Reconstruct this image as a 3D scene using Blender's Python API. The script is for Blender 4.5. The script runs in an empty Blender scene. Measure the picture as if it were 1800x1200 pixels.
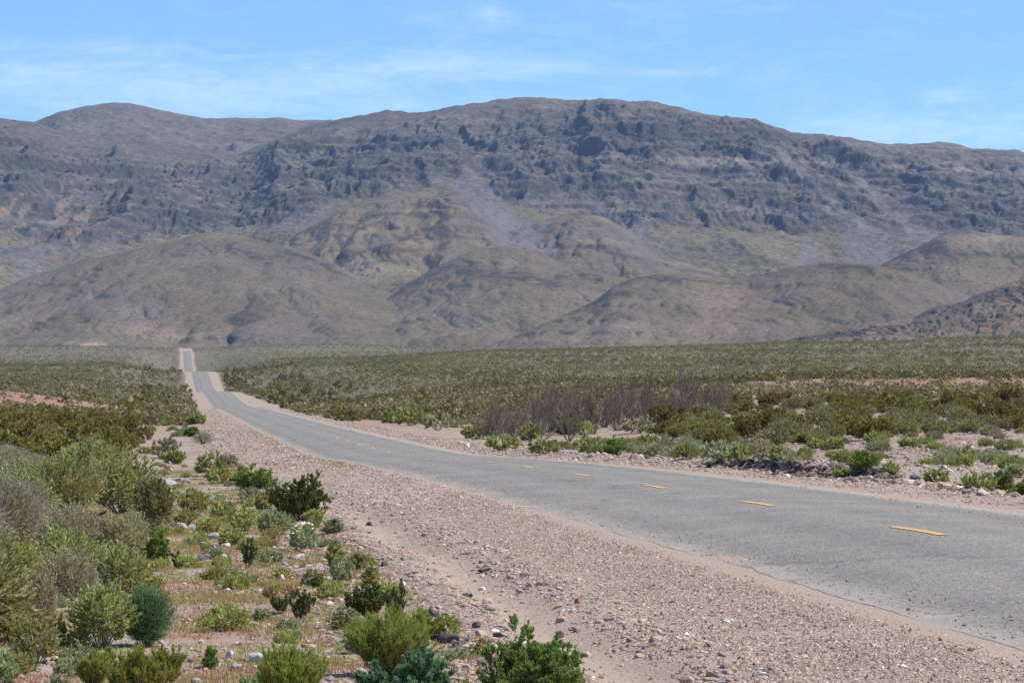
import bpy, bmesh, math, time
import numpy as np
T0 = time.time()
F = 5900.0          # focal length in photograph pixels (1800 wide)
HZ = 720.0          # row of the eye-level horizon
CZ = 1.65           # eye height above the road
C = bpy.context.scene.collection

# ------------------------------------------------------------------ numeric helpers
def sstep(a, b, x):
    t = np.clip((x - a) / (b - a), 0, 1)
    return t * t * (3 - 2 * t)

def _hash(ix, iy, seed):
    h = (ix.astype(np.int64) * 374761393 + iy.astype(np.int64) * 668265263 + seed * 974634777) & 0xFFFFFFFF
    h = ((h ^ (h >> 13)) * 1274126177) & 0xFFFFFFFF
    h = ((h ^ (h >> 16)) * 2246822519) & 0xFFFFFFFF
    return (h ^ (h >> 15)) & 0xFFFF

def perlin(x, y, seed=0):
    x = np.asarray(x, float); y = np.asarray(y, float)
    ix = np.floor(x); iy = np.floor(y)
    fx = x - ix; fy = y - iy
    u = fx * fx * fx * (fx * (fx * 6 - 15) + 10); v = fy * fy * fy * (fy * (fy * 6 - 15) + 10)
    def g(dx, dy):
        a = _hash(ix + dx, iy + dy, seed) * (2 * np.pi / 65536.0)
        return np.cos(a) * (fx - dx) + np.sin(a) * (fy - dy)
    n0 = g(0, 0) * (1 - u) + g(1, 0) * u
    n1 = g(0, 1) * (1 - u) + g(1, 1) * u
    return (n0 * (1 - v) + n1 * v) * 1.5

def fbm(x, y, octv=5, seed=0, gain=0.5, lac=2.03):
    s = 0; a = 1.0; t = 0
    for i in range(octv):
        s = s + a * perlin(x, y, seed + i * 17); t += a
        x = x * lac + 3.1; y = y * lac - 1.7; a *= gain
    return s / t

def ridged(x, y, octv=5, seed=0, gain=0.55, lac=2.05):
    s = 0; a = 1.0; t = 0; w = 1.0
    for i in range(octv):
        n = 1 - np.abs(perlin(x, y, seed + i * 31)) * 1.35
        n = np.clip(n, 0, 1) ** 2
        s = s + a * n * w; t += a
        w = np.clip(n * 1.6, 0, 1)
        x = x * lac + 1.3; y = y * lac + 4.7; a *= gain
    return s / t

def mix(a, b, m):
    m = np.asarray(m)[..., None]
    return np.asarray(a) * (1 - m) + np.asarray(b) * m

# ------------------------------------------------------------------ mesh helpers
def make_mesh(name, verts, faces, col=None, mats=(), smooth=False, mat_idx=None, extra=None):
    """faces: list of (n,k) index arrays"""
    me = bpy.data.meshes.new(name)
    verts = np.asarray(verts, np.float32)
    me.vertices.add(len(verts)); me.vertices.foreach_set('co', verts.ravel())
    faces = [np.asarray(f, np.int32) for f in faces if len(f)]
    nl = sum(f.size for f in faces); npoly = sum(len(f) for f in faces)
    me.loops.add(nl); me.loops.foreach_set('vertex_index', np.concatenate([f.ravel() for f in faces]))
    sizes = np.concatenate([np.full(len(f), f.shape[1], np.int32) for f in faces])
    starts = np.concatenate([[0], np.cumsum(sizes)[:-1]]).astype(np.int32)
    me.polygons.add(npoly); me.polygons.foreach_set('loop_start', starts)
    if smooth: me.polygons.foreach_set('use_smooth', np.ones(npoly, bool))
    else: me.polygons.foreach_set('use_smooth', np.zeros(npoly, bool))
    for m in mats: me.materials.append(m)
    if mat_idx is not None: me.polygons.foreach_set('material_index', np.asarray(mat_idx, np.int32))
    def attr(an, c):
        a = me.color_attributes.new(an, 'FLOAT_COLOR', 'POINT')
        full = np.ones((len(verts), 4), np.float32); full[:, :3] = c
        a.data.foreach_set('color', full.ravel())
    if col is not None: attr('col', col)
    for k, c in (extra or {}).items(): attr(k, c)
    me.update(calc_edges=True)
    return me

def add_obj(name, me, parent=None, loc=(0, 0, 0), rz=0.0, **props):
    o = bpy.data.objects.new(name, me); C.objects.link(o)
    o.location = loc; o.rotation_euler = (0, 0, rz)
    if parent is not None: o.parent = parent
    for k, v in props.items():
        if v: o[k] = v
    return o

def grid_faces(nr, nc):
    i = np.arange((nr - 1) * (nc - 1)); r = i // (nc - 1); c = i % (nc - 1)
    a = r * nc + c
    return np.stack([a, a + 1, a + nc + 1, a + nc], 1)

# ------------------------------------------------------------------ materials
def new_mat(name):
    m = bpy.data.materials.new(name); m.use_nodes = True
    nt = m.node_tree; nt.nodes.clear()
    return m, nt, nt.nodes, nt.links

class NB:
    def __init__(s, name):
        s.m, s.nt, s.n, s.l = new_mat(name)
    def node(s, typ, **kw):
        nd = s.n.new(typ)
        for k, v in kw.items():
            if k in nd.inputs.keys() if hasattr(nd.inputs, 'keys') else False: nd.inputs[k].default_value = v
            else: setattr(nd, k, v)
        return nd
    def inp(s, sock, v):
        if isinstance(v, bpy.types.NodeSocket): s.l.new(v, sock)
        else: sock.default_value = v
    def pos(s):
        return s.n.new('ShaderNodeNewGeometry').outputs['Position']
    def attr(s, name):
        a = s.n.new('ShaderNodeAttribute'); a.attribute_name = name
        return a.outputs['Color']
    def noise(s, vec, scale, detail=4, rough=0.55, dist=0.0):
        t = s.n.new('ShaderNodeTexNoise'); s.inp(t.inputs['Vector'], vec)
        t.inputs['Scale'].default_value = scale; t.inputs['Detail'].default_value = detail
        t.inputs['Roughness'].default_value = rough; t.inputs['Distortion'].default_value = dist
        return t.outputs['Fac']
    def voro(s, vec, scale, feature='F1', rand=1.0):
        t = s.n.new('ShaderNodeTexVoronoi'); s.inp(t.inputs['Vector'], vec); t.feature = feature
        t.inputs['Scale'].default_value = scale; t.inputs['Randomness'].default_value = rand
        return t
    def ramp(s, fac, pts):
        r = s.n.new('ShaderNodeValToRGB'); s.inp(r.inputs['Fac'], fac)
        e = r.color_ramp.elements
        while len(e) < len(pts): e.new(0.5)
        for i, (p, c) in enumerate(pts):
            e[i].position = p
            c = (c, c, c) if isinstance(c, (int, float)) else c
            e[i].color = (c[0], c[1], c[2], 1)
        return r.outputs['Color']
    def math(s, op, a, b=0.0, clamp=False):
        t = s.n.new('ShaderNodeMath'); t.operation = op; t.use_clamp = clamp
        s.inp(t.inputs[0], a); s.inp(t.inputs[1], b)
        return t.outputs[0]
    def mixc(s, fac, a, b, mode='MIX'):
        t = s.n.new('ShaderNodeMix'); t.data_type = 'RGBA'; t.blend_type = mode
        s.inp(t.inputs[0], fac)
        for sock, v in ((t.inputs[6], a), (t.inputs[7], b)):
            if isinstance(v, tuple): v = (v[0], v[1], v[2], 1)
            s.inp(sock, v)
        return t.outputs[2]
    def sep(s, c):
        t = s.n.new('ShaderNodeSeparateColor'); s.inp(t.inputs[0], c); return t.outputs
    def bump(s, h, strength, dist):
        b = s.n.new('ShaderNodeBump'); s.inp(b.inputs['Height'], h)
        b.inputs['Strength'].default_value = strength; b.inputs['Distance'].default_value = dist
        return b.outputs['Normal']
    def out(s, col, rough=0.85, normal=None, spec=0.2, transl=0.0, vary=0.0):
        if vary:
            oi = s.n.new('ShaderNodeObjectInfo')
            hs = s.n.new('ShaderNodeHueSaturation'); s.inp(hs.inputs['Color'], col)
            s.inp(hs.inputs['Value'], s.math('ADD', s.math('MULTIPLY', oi.outputs['Random'], 2 * vary), 1 - vary))
            s.inp(hs.inputs['Hue'], s.math('ADD', s.math('MULTIPLY', oi.outputs['Random'], 0.03), 0.485))
            col = hs.outputs['Color']
        p = s.n.new('ShaderNodeBsdfPrincipled'); s.inp(p.inputs['Base Color'], col)
        p.inputs['Roughness'].default_value = rough; p.inputs['Specular IOR Level'].default_value = spec
        if normal is not None: s.l.new(normal, p.inputs['Normal'])
        sh = p.outputs[0]
        if transl:
            t = s.n.new('ShaderNodeBsdfTranslucent'); s.inp(t.inputs['Color'], col)
            mx = s.n.new('ShaderNodeMixShader'); mx.inputs[0].default_value = transl
            s.l.new(sh, mx.inputs[1]); s.l.new(t.outputs[0], mx.inputs[2]); sh = mx.outputs[0]
        o = s.n.new('ShaderNodeOutputMaterial'); s.l.new(sh, o.inputs['Surface'])
        return s.m

def mat_leaf():
    b = NB('leaf'); return b.out(b.mixc(1.0, b.attr('col'), (1.52, 1.38, 1.12), 'MULTIPLY'), 0.6, spec=0.25, transl=0.28, vary=0.14)
def mat_bark():
    b = NB('bark'); n = b.noise(b.pos(), 60, 3)
    return b.out(b.mixc(n, b.attr('col'), (0.06, 0.05, 0.045), 'MIX') if False else b.mixc(b.math('MULTIPLY', n, 0.5), b.attr('col'), (0.09, 0.075, 0.065)), 0.9, vary=0.1)
def mat_stone():
    b = NB('stone'); p = b.pos(); n = b.noise(p, 45, 5, 0.65); n2 = b.noise(p, 9, 3)
    c = b.mixc(1.0, b.attr('col'), b.ramp(n, [(0.25, 0.72), (0.75, 1.2)]), 'MULTIPLY')
    c = b.mixc(b.math('MULTIPLY', b.ramp(n2, [(0.5, 0.0), (0.75, 1.0)]), 0.35), c, (0.22, 0.17, 0.13))
    return b.out(c, 0.85, b.bump(n, 0.5, 0.01), vary=0.08)
def mat_pebble():
    b = NB('pebble'); return b.out(b.attr('col'), 0.85)

LEAF, BARK, STONE, PEBBLE = mat_leaf(), mat_bark(), mat_stone(), mat_pebble()

# ------------------------------------------------------------------ terrain
RY = np.array([-60, 0, 20, 44, 68, 94, 118, 154, 179, 230, 266, 350, 432, 500, 561, 640, 720, 803, 900, 1000, 1100, 1220, 1350, 1500, 2000, 2350, 2500, 2700, 2800, 3200, 9000], float)
RZ = np.array([-1.62, -1.62, -1.63, -1.6, -1.57, -1.6, -1.72, -1.95, -1.84, -1.56, -1.35, -.75, -.15, .28, .45, 1.55, 3.05, 4.35, 4.6, 5.3, 6.9, 11.2, 15.3, 16.3, 21.2, 27.0, 34, 46.6, 49, 60, 90], float)
def smooth_interp(x, xp, fp):
    """monotone-ish cubic (Catmull) interpolation"""
    x = np.asarray(x, float)
    m = np.gradient(fp, xp)
    i = np.clip(np.searchsorted(xp, x) - 1, 0, len(xp) - 2)
    h = xp[i + 1] - xp[i]; t = np.clip((x - xp[i]) / h, 0, 1)
    t2 = t * t; t3 = t2 * t
    return (2*t3-3*t2+1)*fp[i] + (t3-2*t2+t)*h*m[i] + (-2*t3+3*t2)*fp[i+1] + (t3-t2)*h*m[i+1]
def zroad(Y): return smooth_interp(Y, RY, RZ)
def xroad(Y): return 9.85 - 0.1005 * Y

PC = np.array([-300, 100, 330, 600, 900, 1200, 1500, 1800, 2100], float)
PYV = np.array([-60, 20, 50, 100, 150, 200, 300, 400, 450, 520, 700, 1000, 1300, 1600, 1720, 2000, 2350, 2700, 3200, 4200, 9500], float)
PZ = np.array([
 [-1.8]*5 + [-1.7]*4,
 [-1.80, -1.78, -1.75, -1.72, -1.70, -1.68, -1.65, -1.62, -1.6],
 [-1.85, -1.80, -1.80, -1.75, -1.70, -1.65, -1.62, -1.60, -1.55],
 [-1.75, -1.75, -1.75, -1.75, -1.70, -1.58, -1.50, -1.45, -1.4],
 [-1.50, -1.55, -1.60, -1.70, -1.60, -1.42, -1.32, -1.25, -1.2],
 [-1.20, -1.25, -1.30, -1.45, -1.30, -1.15, -0.95, -0.85, -0.7],
 [-0.30, -0.40, -0.50, -0.50, -0.30,  0.10,  0.40,  0.55, 0.7],
 [ 1.10,  1.00,  0.90,  0.90,  1.10,  1.80,  2.20,  2.40, 2.6],
 [ 2.10,  1.95,  1.70,  1.70,  2.00,  2.70,  3.15,  3.35, 3.6],
 [ 3.10,  2.90,  2.60,  2.60,  3.10,  3.90,  4.45,  4.65, 4.9],
 [ 5.10,  5.00,  4.90,  5.20,  5.80,  6.50,  7.00,  7.40, 7.8],
 [10.00, 10.00, 10.20, 11.00, 12.40, 13.20, 13.9, 14.40, 15.0],
 [15.60, 15.70, 15.90, 17.00, 19.60, 20.90, 22.2, 23.60, 25.0],
 [21.60, 21.70, 22.00, 23.50, 28.00, 29.60, 31.7, 34.20, 36.5],
 [23.90, 24.00, 24.20, 25.80, 30.10, 32.00, 34.4, 37.30, 39.8],
 [28.70, 28.80, 28.60, 30.00, 33.00, 35.50, 38.2, 41.30, 43.0],
 [38.50, 38.30, 36.50, 38.50, 38.00, 40.00, 43.0, 46.50, 48.0],
 [49.80, 49.50, 47.00, 49.30, 44.50, 45.00, 48.0, 51.50, 54.0],
 [61.00, 60.80, 58.80, 62.50, 57.00, 52.00, 54.0, 58.00, 60.0],
 [74, 74, 74, 76, 72, 66, 66, 70, 72],
 [110]*9], float)
def zplain(X, Y):
    Yc = np.clip(Y, 8, 9400)
    px = np.clip(900 + F * X / np.maximum(Yc, 30), PC[0] + 1, PC[-1] - 1)
    i = np.clip(np.searchsorted(PYV, Yc) - 1, 0, len(PYV) - 2)
    h = PYV[i+1] - PYV[i]; t = (Yc - PYV[i]) / h
    M = np.gradient(PZ, PYV, axis=0)
    j = np.clip(np.searchsorted(PC, px) - 1, 0, len(PC) - 2)
    s = (px - PC[j]) / (PC[j+1] - PC[j]); s = s * s * (3 - 2 * s)
    def at(A, ii): return A[ii, j] * (1 - s) + A[ii, j+1] * s
    t2 = t*t; t3 = t2*t
    return (2*t3-3*t2+1)*at(PZ, i) + (t3-2*t2+t)*h*at(M, i) + (-2*t3+3*t2)*at(PZ, i+1) + (t3-t2)*h*at(M, i+1)

def road_half(Y, side, fine=True):
    """half width of the asphalt, ragged edges"""
    s = 0.0
    if side < 0:
        s = 0.22 * perlin(Y / 13.0, 3.3, 5) + 0.10 * perlin(Y / 3.1, 7.7, 6)
    else:
        s = 0.12 * perlin(Y / 15.0, 9.1, 8) + 0.06 * perlin(Y / 3.3, 1.2, 9)
    if fine: s = s + 0.03 * perlin(Y / 0.7, 2.2 * side, 11)
    return 3.4 + s
def crown(t):  # cross fall of the road
    return np.where(t < 0, 0.058 * t, -0.012 * t)

def rgap(Y): return 6.6 - 1.0 * sstep(250, 420, Y) + 3.4 * np.exp(-((Y - 600) / 110.0) ** 2) + 1.8 * np.exp(-((Y - 1280) / 220.0) ** 2)
def wash(Y): return sstep(79, 86, Y) * (1 - sstep(99, 108, Y))
def bank_t(Y): return 7.1 + 0.8 * perlin(Y / 5.0, 0.4, 21) + 0.55 * perlin(Y / 1.5, 5.4, 22) + 0.25 * perlin(Y / 0.5, 1.4, 23)

def zground(X, Y):
    X = np.asarray(X, float); Y = np.asarray(Y, float)
    t = X - xroad(Y)
    zr = zroad(Y)
    far = np.clip(Y / 400.0, 0, 1)
    wl = 7.2 + 3 * far; wr = 6.2 + 6 * far
    # shoulder: falls away gently from the asphalt edge
    sh = zr + crown(np.clip(t, -3.4, 3.4)) - 0.004 - 0.022 * np.maximum(np.abs(t) - 3.4, 0)
    w = np.where(t < 0, sstep(wl, wl + 6 + 25 * far, -t), sstep(wr, wr + 10 + 25 * far, t))
    z = sh * (1 - w) + zplain(X, Y) * w
    # wheel track left of the road
    near = 1 - sstep(60, 110, Y)
    tc = -6.55 + 0.18 * perlin(Y / 9.0, 2.0, 31)
    z = z - 0.07 * near * np.exp(-((t - tc) / 0.34) ** 2) + 0.05 * near * np.exp(-((t - tc + 0.75) / 0.4) ** 2) + 0.03 * near * np.exp(-((t - tc - 0.7) / 0.35) ** 2)
    # cut bank on the right
    bt = bank_t(Y)
    z = z + wash(Y) * (0.24 * sstep(-0.14, 0.14, t - bt) * (1 - sstep(2.0, 7, t - bt)) - 0.10 * np.exp(-((t - bt + 0.6) / 0.5) ** 2))
    z = z + 0.16 * np.exp(-((t - 6.6) / 0.6) ** 2) * sstep(98, 112, Y) * (1 - sstep(160, 200, Y))
    # relief off the road
    off = sstep(3.8, 6.5, np.abs(t))
    z = z + off * (0.10 * fbm(X / 5.0, Y / 5.0, 3, 41) + 0.035 * fbm(X / 0.9, Y / 0.9, 3, 42) * (Y < 260))
    off2 = sstep(12, 30, np.abs(t))
    z = z + off2 * (0.35 * fbm(X / 35.0, Y / 60.0, 3, 43) * sstep(60, 200, Y) + 1.6 * fbm(X / 160.0, Y / 300.0, 2, 44) * sstep(700, 1500, Y))
    # red bank (dike) facing the camera at about 430-450 m
    rb = np.where(X < xroad(Y), 1 - sstep(-25, -8, t), sstep(58, 74, t))
    z = z + rb * 0.75 * sstep(425, 445, Y + 8 * perlin(X / 30.0, 0.7, 51)) * (1 - sstep(455, 560, Y))
    # keep ground below the asphalt sheet
    under = 1 - sstep(2.55, 3.0, np.abs(t))
    z = z - under * (0.10 + 0.25 * sstep(300, 1500, Y))
    return z + CZ

def gp(px, py):
    """ground point seen at photo pixel (px, py)"""
    Y = np.exp(np.linspace(math.log(14), math.log(3300), 1400))
    X = (px - 900) / F * Y
    q = HZ - F * (zground(X, Y) - CZ) / Y
    k = np.argmax(q <= py) if np.any(q <= py) else len(Y) - 1
    return float(X[k]), float(Y[k])

# ground sheet ---------------------------------------------------
def ground_mats():
    b = NB('desert_ground'); p = b.pos(); mk = b.attr('mask'); m = b.sep(mk); mk2 = b.sep(b.attr('mask2'))
    # gravel
    v = b.voro(p, 28); vc = b.sep(v.outputs['Color'])
    v2 = b.voro(p, 60); v2c = b.sep(v2.outputs['Color'])
    peb = b.ramp(vc[0], [(0.0, (0.12, 0.10, 0.09)), (0.25, (0.25, 0.20, 0.165)), (0.6, (0.33, 0.265, 0.215)), (0.85, (0.40, 0.34, 0.29)), (1.0, (0.52, 0.47, 0.42))])
    peb2 = b.ramp(v2c[1], [(0.0, (0.14, 0.115, 0.10)), (0.3, (0.28, 0.22, 0.18)), (0.8, (0.37, 0.295, 0.24)), (1.0, (0.50, 0.44, 0.38))])
    big = b.noise(p, 0.6, 4)
    grav = b.mixc(b.ramp(big, [(0.35, 0.25), (0.65, 0.75)]), peb, peb2)
    dust = b.mixc(b.noise(p, 3.0, 4), (0.32, 0.24, 0.185), (0.37, 0.285, 0.225))
    grav = b.mixc(1.0, grav, (1.03, .985, .915), 'MULTIPLY')
    grav = b.mixc(b.ramp(b.noise(p, 1.7, 5), [(0.45, 0.0), (0.65, 0.40)]), grav, dust)
    # soil between the plants
    sn = b.noise(p, 2.2, 6, 0.65)
    soil = b.mixc(sn, (0.235, 0.165, 0.12), (0.32, 0.25, 0.195))
    red = b.mixc(b.noise(p, 5.0, 5), (0.225, 0.105, 0.068), (0.30, 0.165, 0.11))
    speck = b.ramp(vc[2], [(0.80, 0.0), (0.86, 1.0)])
    red = b.mixc(b.math('MULTIPLY', speck, 0.5), red, (0.40, 0.33, 0.27))
    stony = b.mixc(0.5, peb, (0.31, 0.245, 0.195))
    col = b.mixc(m[1], soil, red)
    col = b.mixc(mk2[0], col, stony)
    fl = b.mixc(b.noise(p, 0.05, 4), (0.128, 0.112, 0.072), (0.172, 0.146, 0.102))
    col = b.mixc(mk2[1], col, fl)
    col = b.mixc(m[0], col, grav)
    col = b.mixc(m[2], col, dust)
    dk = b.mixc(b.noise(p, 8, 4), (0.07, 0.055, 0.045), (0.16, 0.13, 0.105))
    col = b.mixc(mk2[2], col, dk)  # dark bank colour, includes painted shade of the undercut
    h = b.math('ADD', b.math('MULTIPLY', v.outputs['Distance'], -1.0), b.math('MULTIPLY', v2.outputs['Distance'], -0.5))
    return b.out(col, 0.95, b.bump(h, 0.55, 0.02), spec=0.1)

def build_ground():
    Yr = np.concatenate([np.linspace(-40, 13, 14), np.exp(np.linspace(math.log(14), math.log(120), 520)), np.exp(np.linspace(math.log(120.6), math.log(4300), 430)), [5200, 7000, 9600]])
    u = np.linspace(-1, 1, 620)
    Yg, U = np.meshgrid(Yr, u, indexing='ij')
    half = 0.19 * np.maximum(Yg, 0) + 7.0 + 2.5 * sstep(3200, 5000, Yg) * 800 + 12 * (1 - sstep(0, 14, Yg))
    X = U * half
    Z = zground(X, Yg)
    t = X - xroad(Yg)
    far = np.clip(Yg / 400.0, 0, 1)
    n1 = fbm(X / 2.3, Yg / 2.3, 4, 61); n2 = fbm(X / 6.0, Yg / 8.0, 4, 62); n3 = fbm(X / 0.8, Yg / 0.8, 3, 63)
    lw = 7.2 - 1.1 * sstep(300, 700, Yg) + 0.8 * n1; rw = rgap(Yg) - .2 + 0.9 * n1
    grav = np.where(t < 0, 1 - sstep(-0.35, 0.35, -t - lw), 1 - sstep(-0.4, 0.4, t - rw))
    red = np.clip(sstep(-0.05, 0.3, n2 + 0.25 * n3), 0, 1) * 0.85
    rb = np.where(t < 0, 1 - sstep(-25, -8, t), sstep(58, 74, t))
    redbank = rb * sstep(422, 440, Yg + 6 * n2 * 3) * (1 - sstep(455, 480, Yg + 30 * n2))
    verge_red = sstep(7.4, 8.2, -t) * (1 - sstep(13, 17, -t)) * sstep(82, 100, Yg) * (1 - sstep(230, 290, Yg)) * sstep(-.25, .05, n1 + .5 * n3)
    red_grass = blob_mask(X, Yg, [(-3.6, 27, 1.6, 3.2), (-5.2, 43, 1.0, 3.5), (-1.7, 24, 1.2, 1.6), (-4.4, 23, 1.6, 2.0), (-3.0, 33, 1.2, 2.4)])
    red = np.where(t > 6.5, sstep(-.35, .15, n2 + .3 * n3) * .9, red)
    red = np.maximum(np.maximum(red * (1 - sstep(300, 500, Yg)), redbank), np.maximum(.9 * verge_red, .9 * sstep(.25, .7, red_grass + .4 * n3)))
    near = 1 - sstep(60, 120, Yg)
    tc = -6.55 + 0.18 * perlin(Yg / 9.0, 2.0, 31)
    track = near * np.exp(-((t - tc) / 0.50) ** 4) * (0.55 + 0.45 * sstep(-.3, .1, n3))
    edge = np.exp(-((np.abs(t) - 3.55) / 0.22) ** 2) * 0.9
    track = np.clip(np.maximum(track, edge), 0, 1)
    stony = 0.25 + 0.75 * sstep(-0.15, 0.25, fbm(X / 3.0, Yg / 3.5, 3, 64) + 0.1) * (1 - sstep(220, 350, Yg))
    farm = sstep(380, 700, Yg) * (1 - redbank)
    cut = wash(Yg) * np.exp(-((t - bank_t(Yg)) / 0.17) ** 2) * sstep(-.35, .1, n1)  # dark soil band that also paints in the shadow of the undercut
    mask = np.stack([grav, red, track], -1).reshape(-1, 3); mask2 = np.stack([stony * (1 - redbank), farm, cut], -1).reshape(-1, 3)
    me = make_mesh('ground', np.stack([X, Yg, Z], -1).reshape(-1, 3), [grid_faces(len(Yr), len(u))], None, [ground_mats()], True, extra={'mask': mask, 'mask2': mask2})
    add_obj('ground', me, kind='structure', label='stony desert ground of gravel, red soil and sand', category='ground')

def build_road():
    b = NB('asphalt'); p = b.pos()
    v = b.voro(p, 70); vc = b.sep(v.outputs['Color'])
    v2 = b.voro(p, 26); v2c = b.sep(v2.outputs['Color'])
    agg = b.ramp(vc[0], [(0.0, (0.085, 0.079, 0.071)), (0.35, (0.174, 0.163, 0.147)), (0.75, (0.230, 0.214, 0.193)), (0.92, (0.32, 0.297, 0.268)), (1.0, (0.47, 0.437, 0.395))])
    agg2 = b.ramp(v2c[1], [(0.0, 0.78), (0.5, 1.0), (1.0, 1.25)])
    col = b.mixc(1.0, agg, agg2, 'MULTIPLY'); col = b.mixc(1.0, col, (1.02, .99, .925), 'MULTIPLY')
    w = b.noise(p, 0.35, 5, 0.6)
    col = b.mixc(1.0, col, b.ramp(w, [(0.3, 0.84), (0.7, 1.14)]), 'MULTIPLY')
    em = b.sep(b.attr('mask'))
    col = b.mixc(b.math('MULTIPLY', em[1], 0.42), col, (0.115, 0.112, 0.108))
    nz = b.noise(p, 2.5, 5, 0.7)
    dusty = b.mixc(b.ramp(vc[1], [(0.2, 0.0), (0.8, 1.0)]), (0.27, 0.23, 0.19), (0.40, 0.35, 0.30))
    f = b.math('MULTIPLY', em[0], b.ramp(nz, [(0.3, 0.25), (0.65, 1.0)]))
    col = b.mixc(f, col, dusty)
    vk = b.voro(p, 0.33, 'DISTANCE_TO_EDGE')
    pd = b.n.new('ShaderNodeVectorMath'); pd.operation = 'ADD'; b.l.new(p, pd.inputs[0])
    nn = b.n.new('ShaderNodeTexNoise'); nn.inputs['Scale'].default_value = 1.1; nn.inputs['Detail'].default_value = 5; b.l.new(p, nn.inputs['Vector']); b.l.new(nn.outputs['Color'], pd.inputs[1])
    b.l.new(pd.outputs[0], vk.inputs['Vector'])
    crack = b.ramp(vk.outputs['Distance'], [(0.003, 1.0), (0.012, 0.0)])
    crack = b.math('MULTIPLY', crack, b.ramp(b.noise(p, 0.22, 3), [(0.46, 0.0), (0.6, 0.6)]))
    col = b.mixc(crack, col, (0.05, 0.05, 0.05))
    m = b.out(col, 0.85, b.bump(v.outputs['Distance'], 0.35, 0.012), spec=0.25)
    Yr = np.concatenate([np.linspace(-40, 15, 40), np.arange(15.2, 130, 0.16), np.exp(np.linspace(math.log(130.5), math.log(2790), 700))])
    s = np.concatenate([[-1.0, -1.0], np.linspace(-1, 1, 25)[0:], [1.0]])
    s[0] = -1.03; s[-1] = 1.03
    Yg, S = np.meshgrid(Yr, s, indexing='ij')
    tl = road_half(Yr, -1); tr = road_half(Yr, 1)
    t = np.where(S < 0, S * tl[:, None], S * tr[:, None])
    Z = zroad(Yg) + CZ + crown(t) + 0.012 * fbm(t / 1.5, Yg / 3.0, 2, 71)
    Z[:, 0] -= 0.25; Z[:, -1] -= 0.25
    d = np.minimum(t + tl[:, None], tr[:, None] - t)
    edge = (1 - sstep(0.0, 0.55, d + 0.25 * fbm(t * 1.3, Yg / 1.6, 3, 72)))
    wheel = np.exp(-((np.abs(np.abs(t) - 1.75) - 0.8) / 0.35) ** 2) * 0.6
    mask = np.stack([np.clip(edge, 0, 1), wheel, 0 * edge], -1).reshape(-1, 3)
    me = make_mesh('road', np.stack([xroad(Yg) + t, Yg, Z], -1).reshape(-1, 3), [grid_faces(len(Yr), len(s))], None, [m], True, extra={'mask': mask})
    add_obj('road', me, kind='structure', label='narrow grey asphalt road running straight to the hills', category='road')
    # dashed centre line
    b = NB('yellow_paint'); p = b.pos(); n = b.noise(p, 22, 4, 0.7); vv = b.voro(p, 70); w = b.sep(vv.outputs['Color'])
    fac = b.attr('mask'); fs = b.sep(fac)
    worn = b.ramp(b.math('ADD', n, fs[0]), [(0.46, 0.0), (0.66, 1.0)])
    col = b.mixc(worn, (0.58, 0.365, 0.085), (0.20, 0.19, 0.175))
    mp = b.out(col, 0.7, spec=0.3)
    V = []; Fs = []; M = []; nv = 0
    rng = np.random.default_rng(3)
    for k in range(-4, 14):
        y0 = 44.5 + 12.19 * k; L = 3.0 * rng.uniform(0.95, 1.03)
        yy = np.linspace(y0 - L / 2, y0 + L / 2, 16); tt = np.linspace(-0.07, 0.07, 3)
        Yg, Tg = np.meshgrid(yy, tt, indexing='ij')
        Tg = Tg * (1 + 0.12 * perlin(Yg * 3, Tg * 30, 4))
        Z = zroad(Yg) + CZ + crown(Tg) + 0.012 * fbm(Tg / 1.5, Yg / 3.0, 2, 71) + 0.008
        V.append(np.stack([xroad(Yg) + Tg, Yg, Z], -1).reshape(-1, 3)); Fs.append(grid_faces(16, 3) + nv); nv += 48
        wear = {5: 0.06, 0: -0.1, 1: -0.12, 2: -0.1}.get(k, rng.uniform(-0.2, -0.05))
        M.append(np.full((48, 3), wear + 0.0))
    me = make_mesh('road_marking', np.concatenate(V), [np.concatenate(Fs)], None, [mp], True, extra={'mask': np.concatenate(M)})
    add_obj('road_marking', me, kind='structure', label='dashed yellow centre line painted on the road', category='road marking')

# ------------------------------------------------------------------ hills and mountain
def rock_mat(name, speck_scale=0.35, speck=0.5, bumps=(0.04, 6.0), con=.42, dots=.75):
    b = NB(name); p = b.pos(); c = b.attr('col')
    n = b.noise(p, bumps[0], 8, 0.68)
    c = b.mixc(1.0, c, b.ramp(n, [(0.3, 1 - con), (0.7, 1 + con)]), 'MULTIPLY')
    n2 = b.noise(p, speck_scale, 3, 0.6)
    c = b.mixc(b.math('MULTIPLY', b.ramp(n2, [(0.56, 0.0), (0.62, 1.0)]), speck), c, (0.060, 0.062, 0.042))
    for sc_, th in ((0.10, .24), (0.19, .27)):
        vd = b.voro(p, sc_); dot = b.ramp(vd.outputs['Distance'], [(th - .07, 1.0), (th + .05, 0.0)])
        keep = b.ramp(b.sep(vd.outputs['Color'])[0], [(.42, 0.0), (.5, 1.0)])
        c = b.mixc(b.math('MULTIPLY', b.math('MULTIPLY', dot, keep), dots), c, (0.050, 0.054, 0.030))
    n3 = b.noise(p, 0.006, 3, 0.5)
    c = b.mixc(1.0, c, b.ramp(n3, [(0.35, 0.88), (0.65, 1.12)]), 'MULTIPLY')
    return b.out(c, 0.95, b.bump(n, 0.7, bumps[1]), spec=0.1)

def poly_interp(px, pts):
    a = np.array(pts, float); return np.interp(px, a[:, 0], a[:, 1])

def ptinpoly(px, py, poly):
    inside = np.zeros(px.shape, bool); n = len(poly); j = n - 1
    for i in range(n):
        xi, yi = poly[i]; xj, yj = poly[j]
        c = ((yi > py) != (yj > py)) & (px < (xj - xi) * (py - yi) / (yj - yi + 1e-9) + xi)
        inside ^= c; j = i
    return inside

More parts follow.
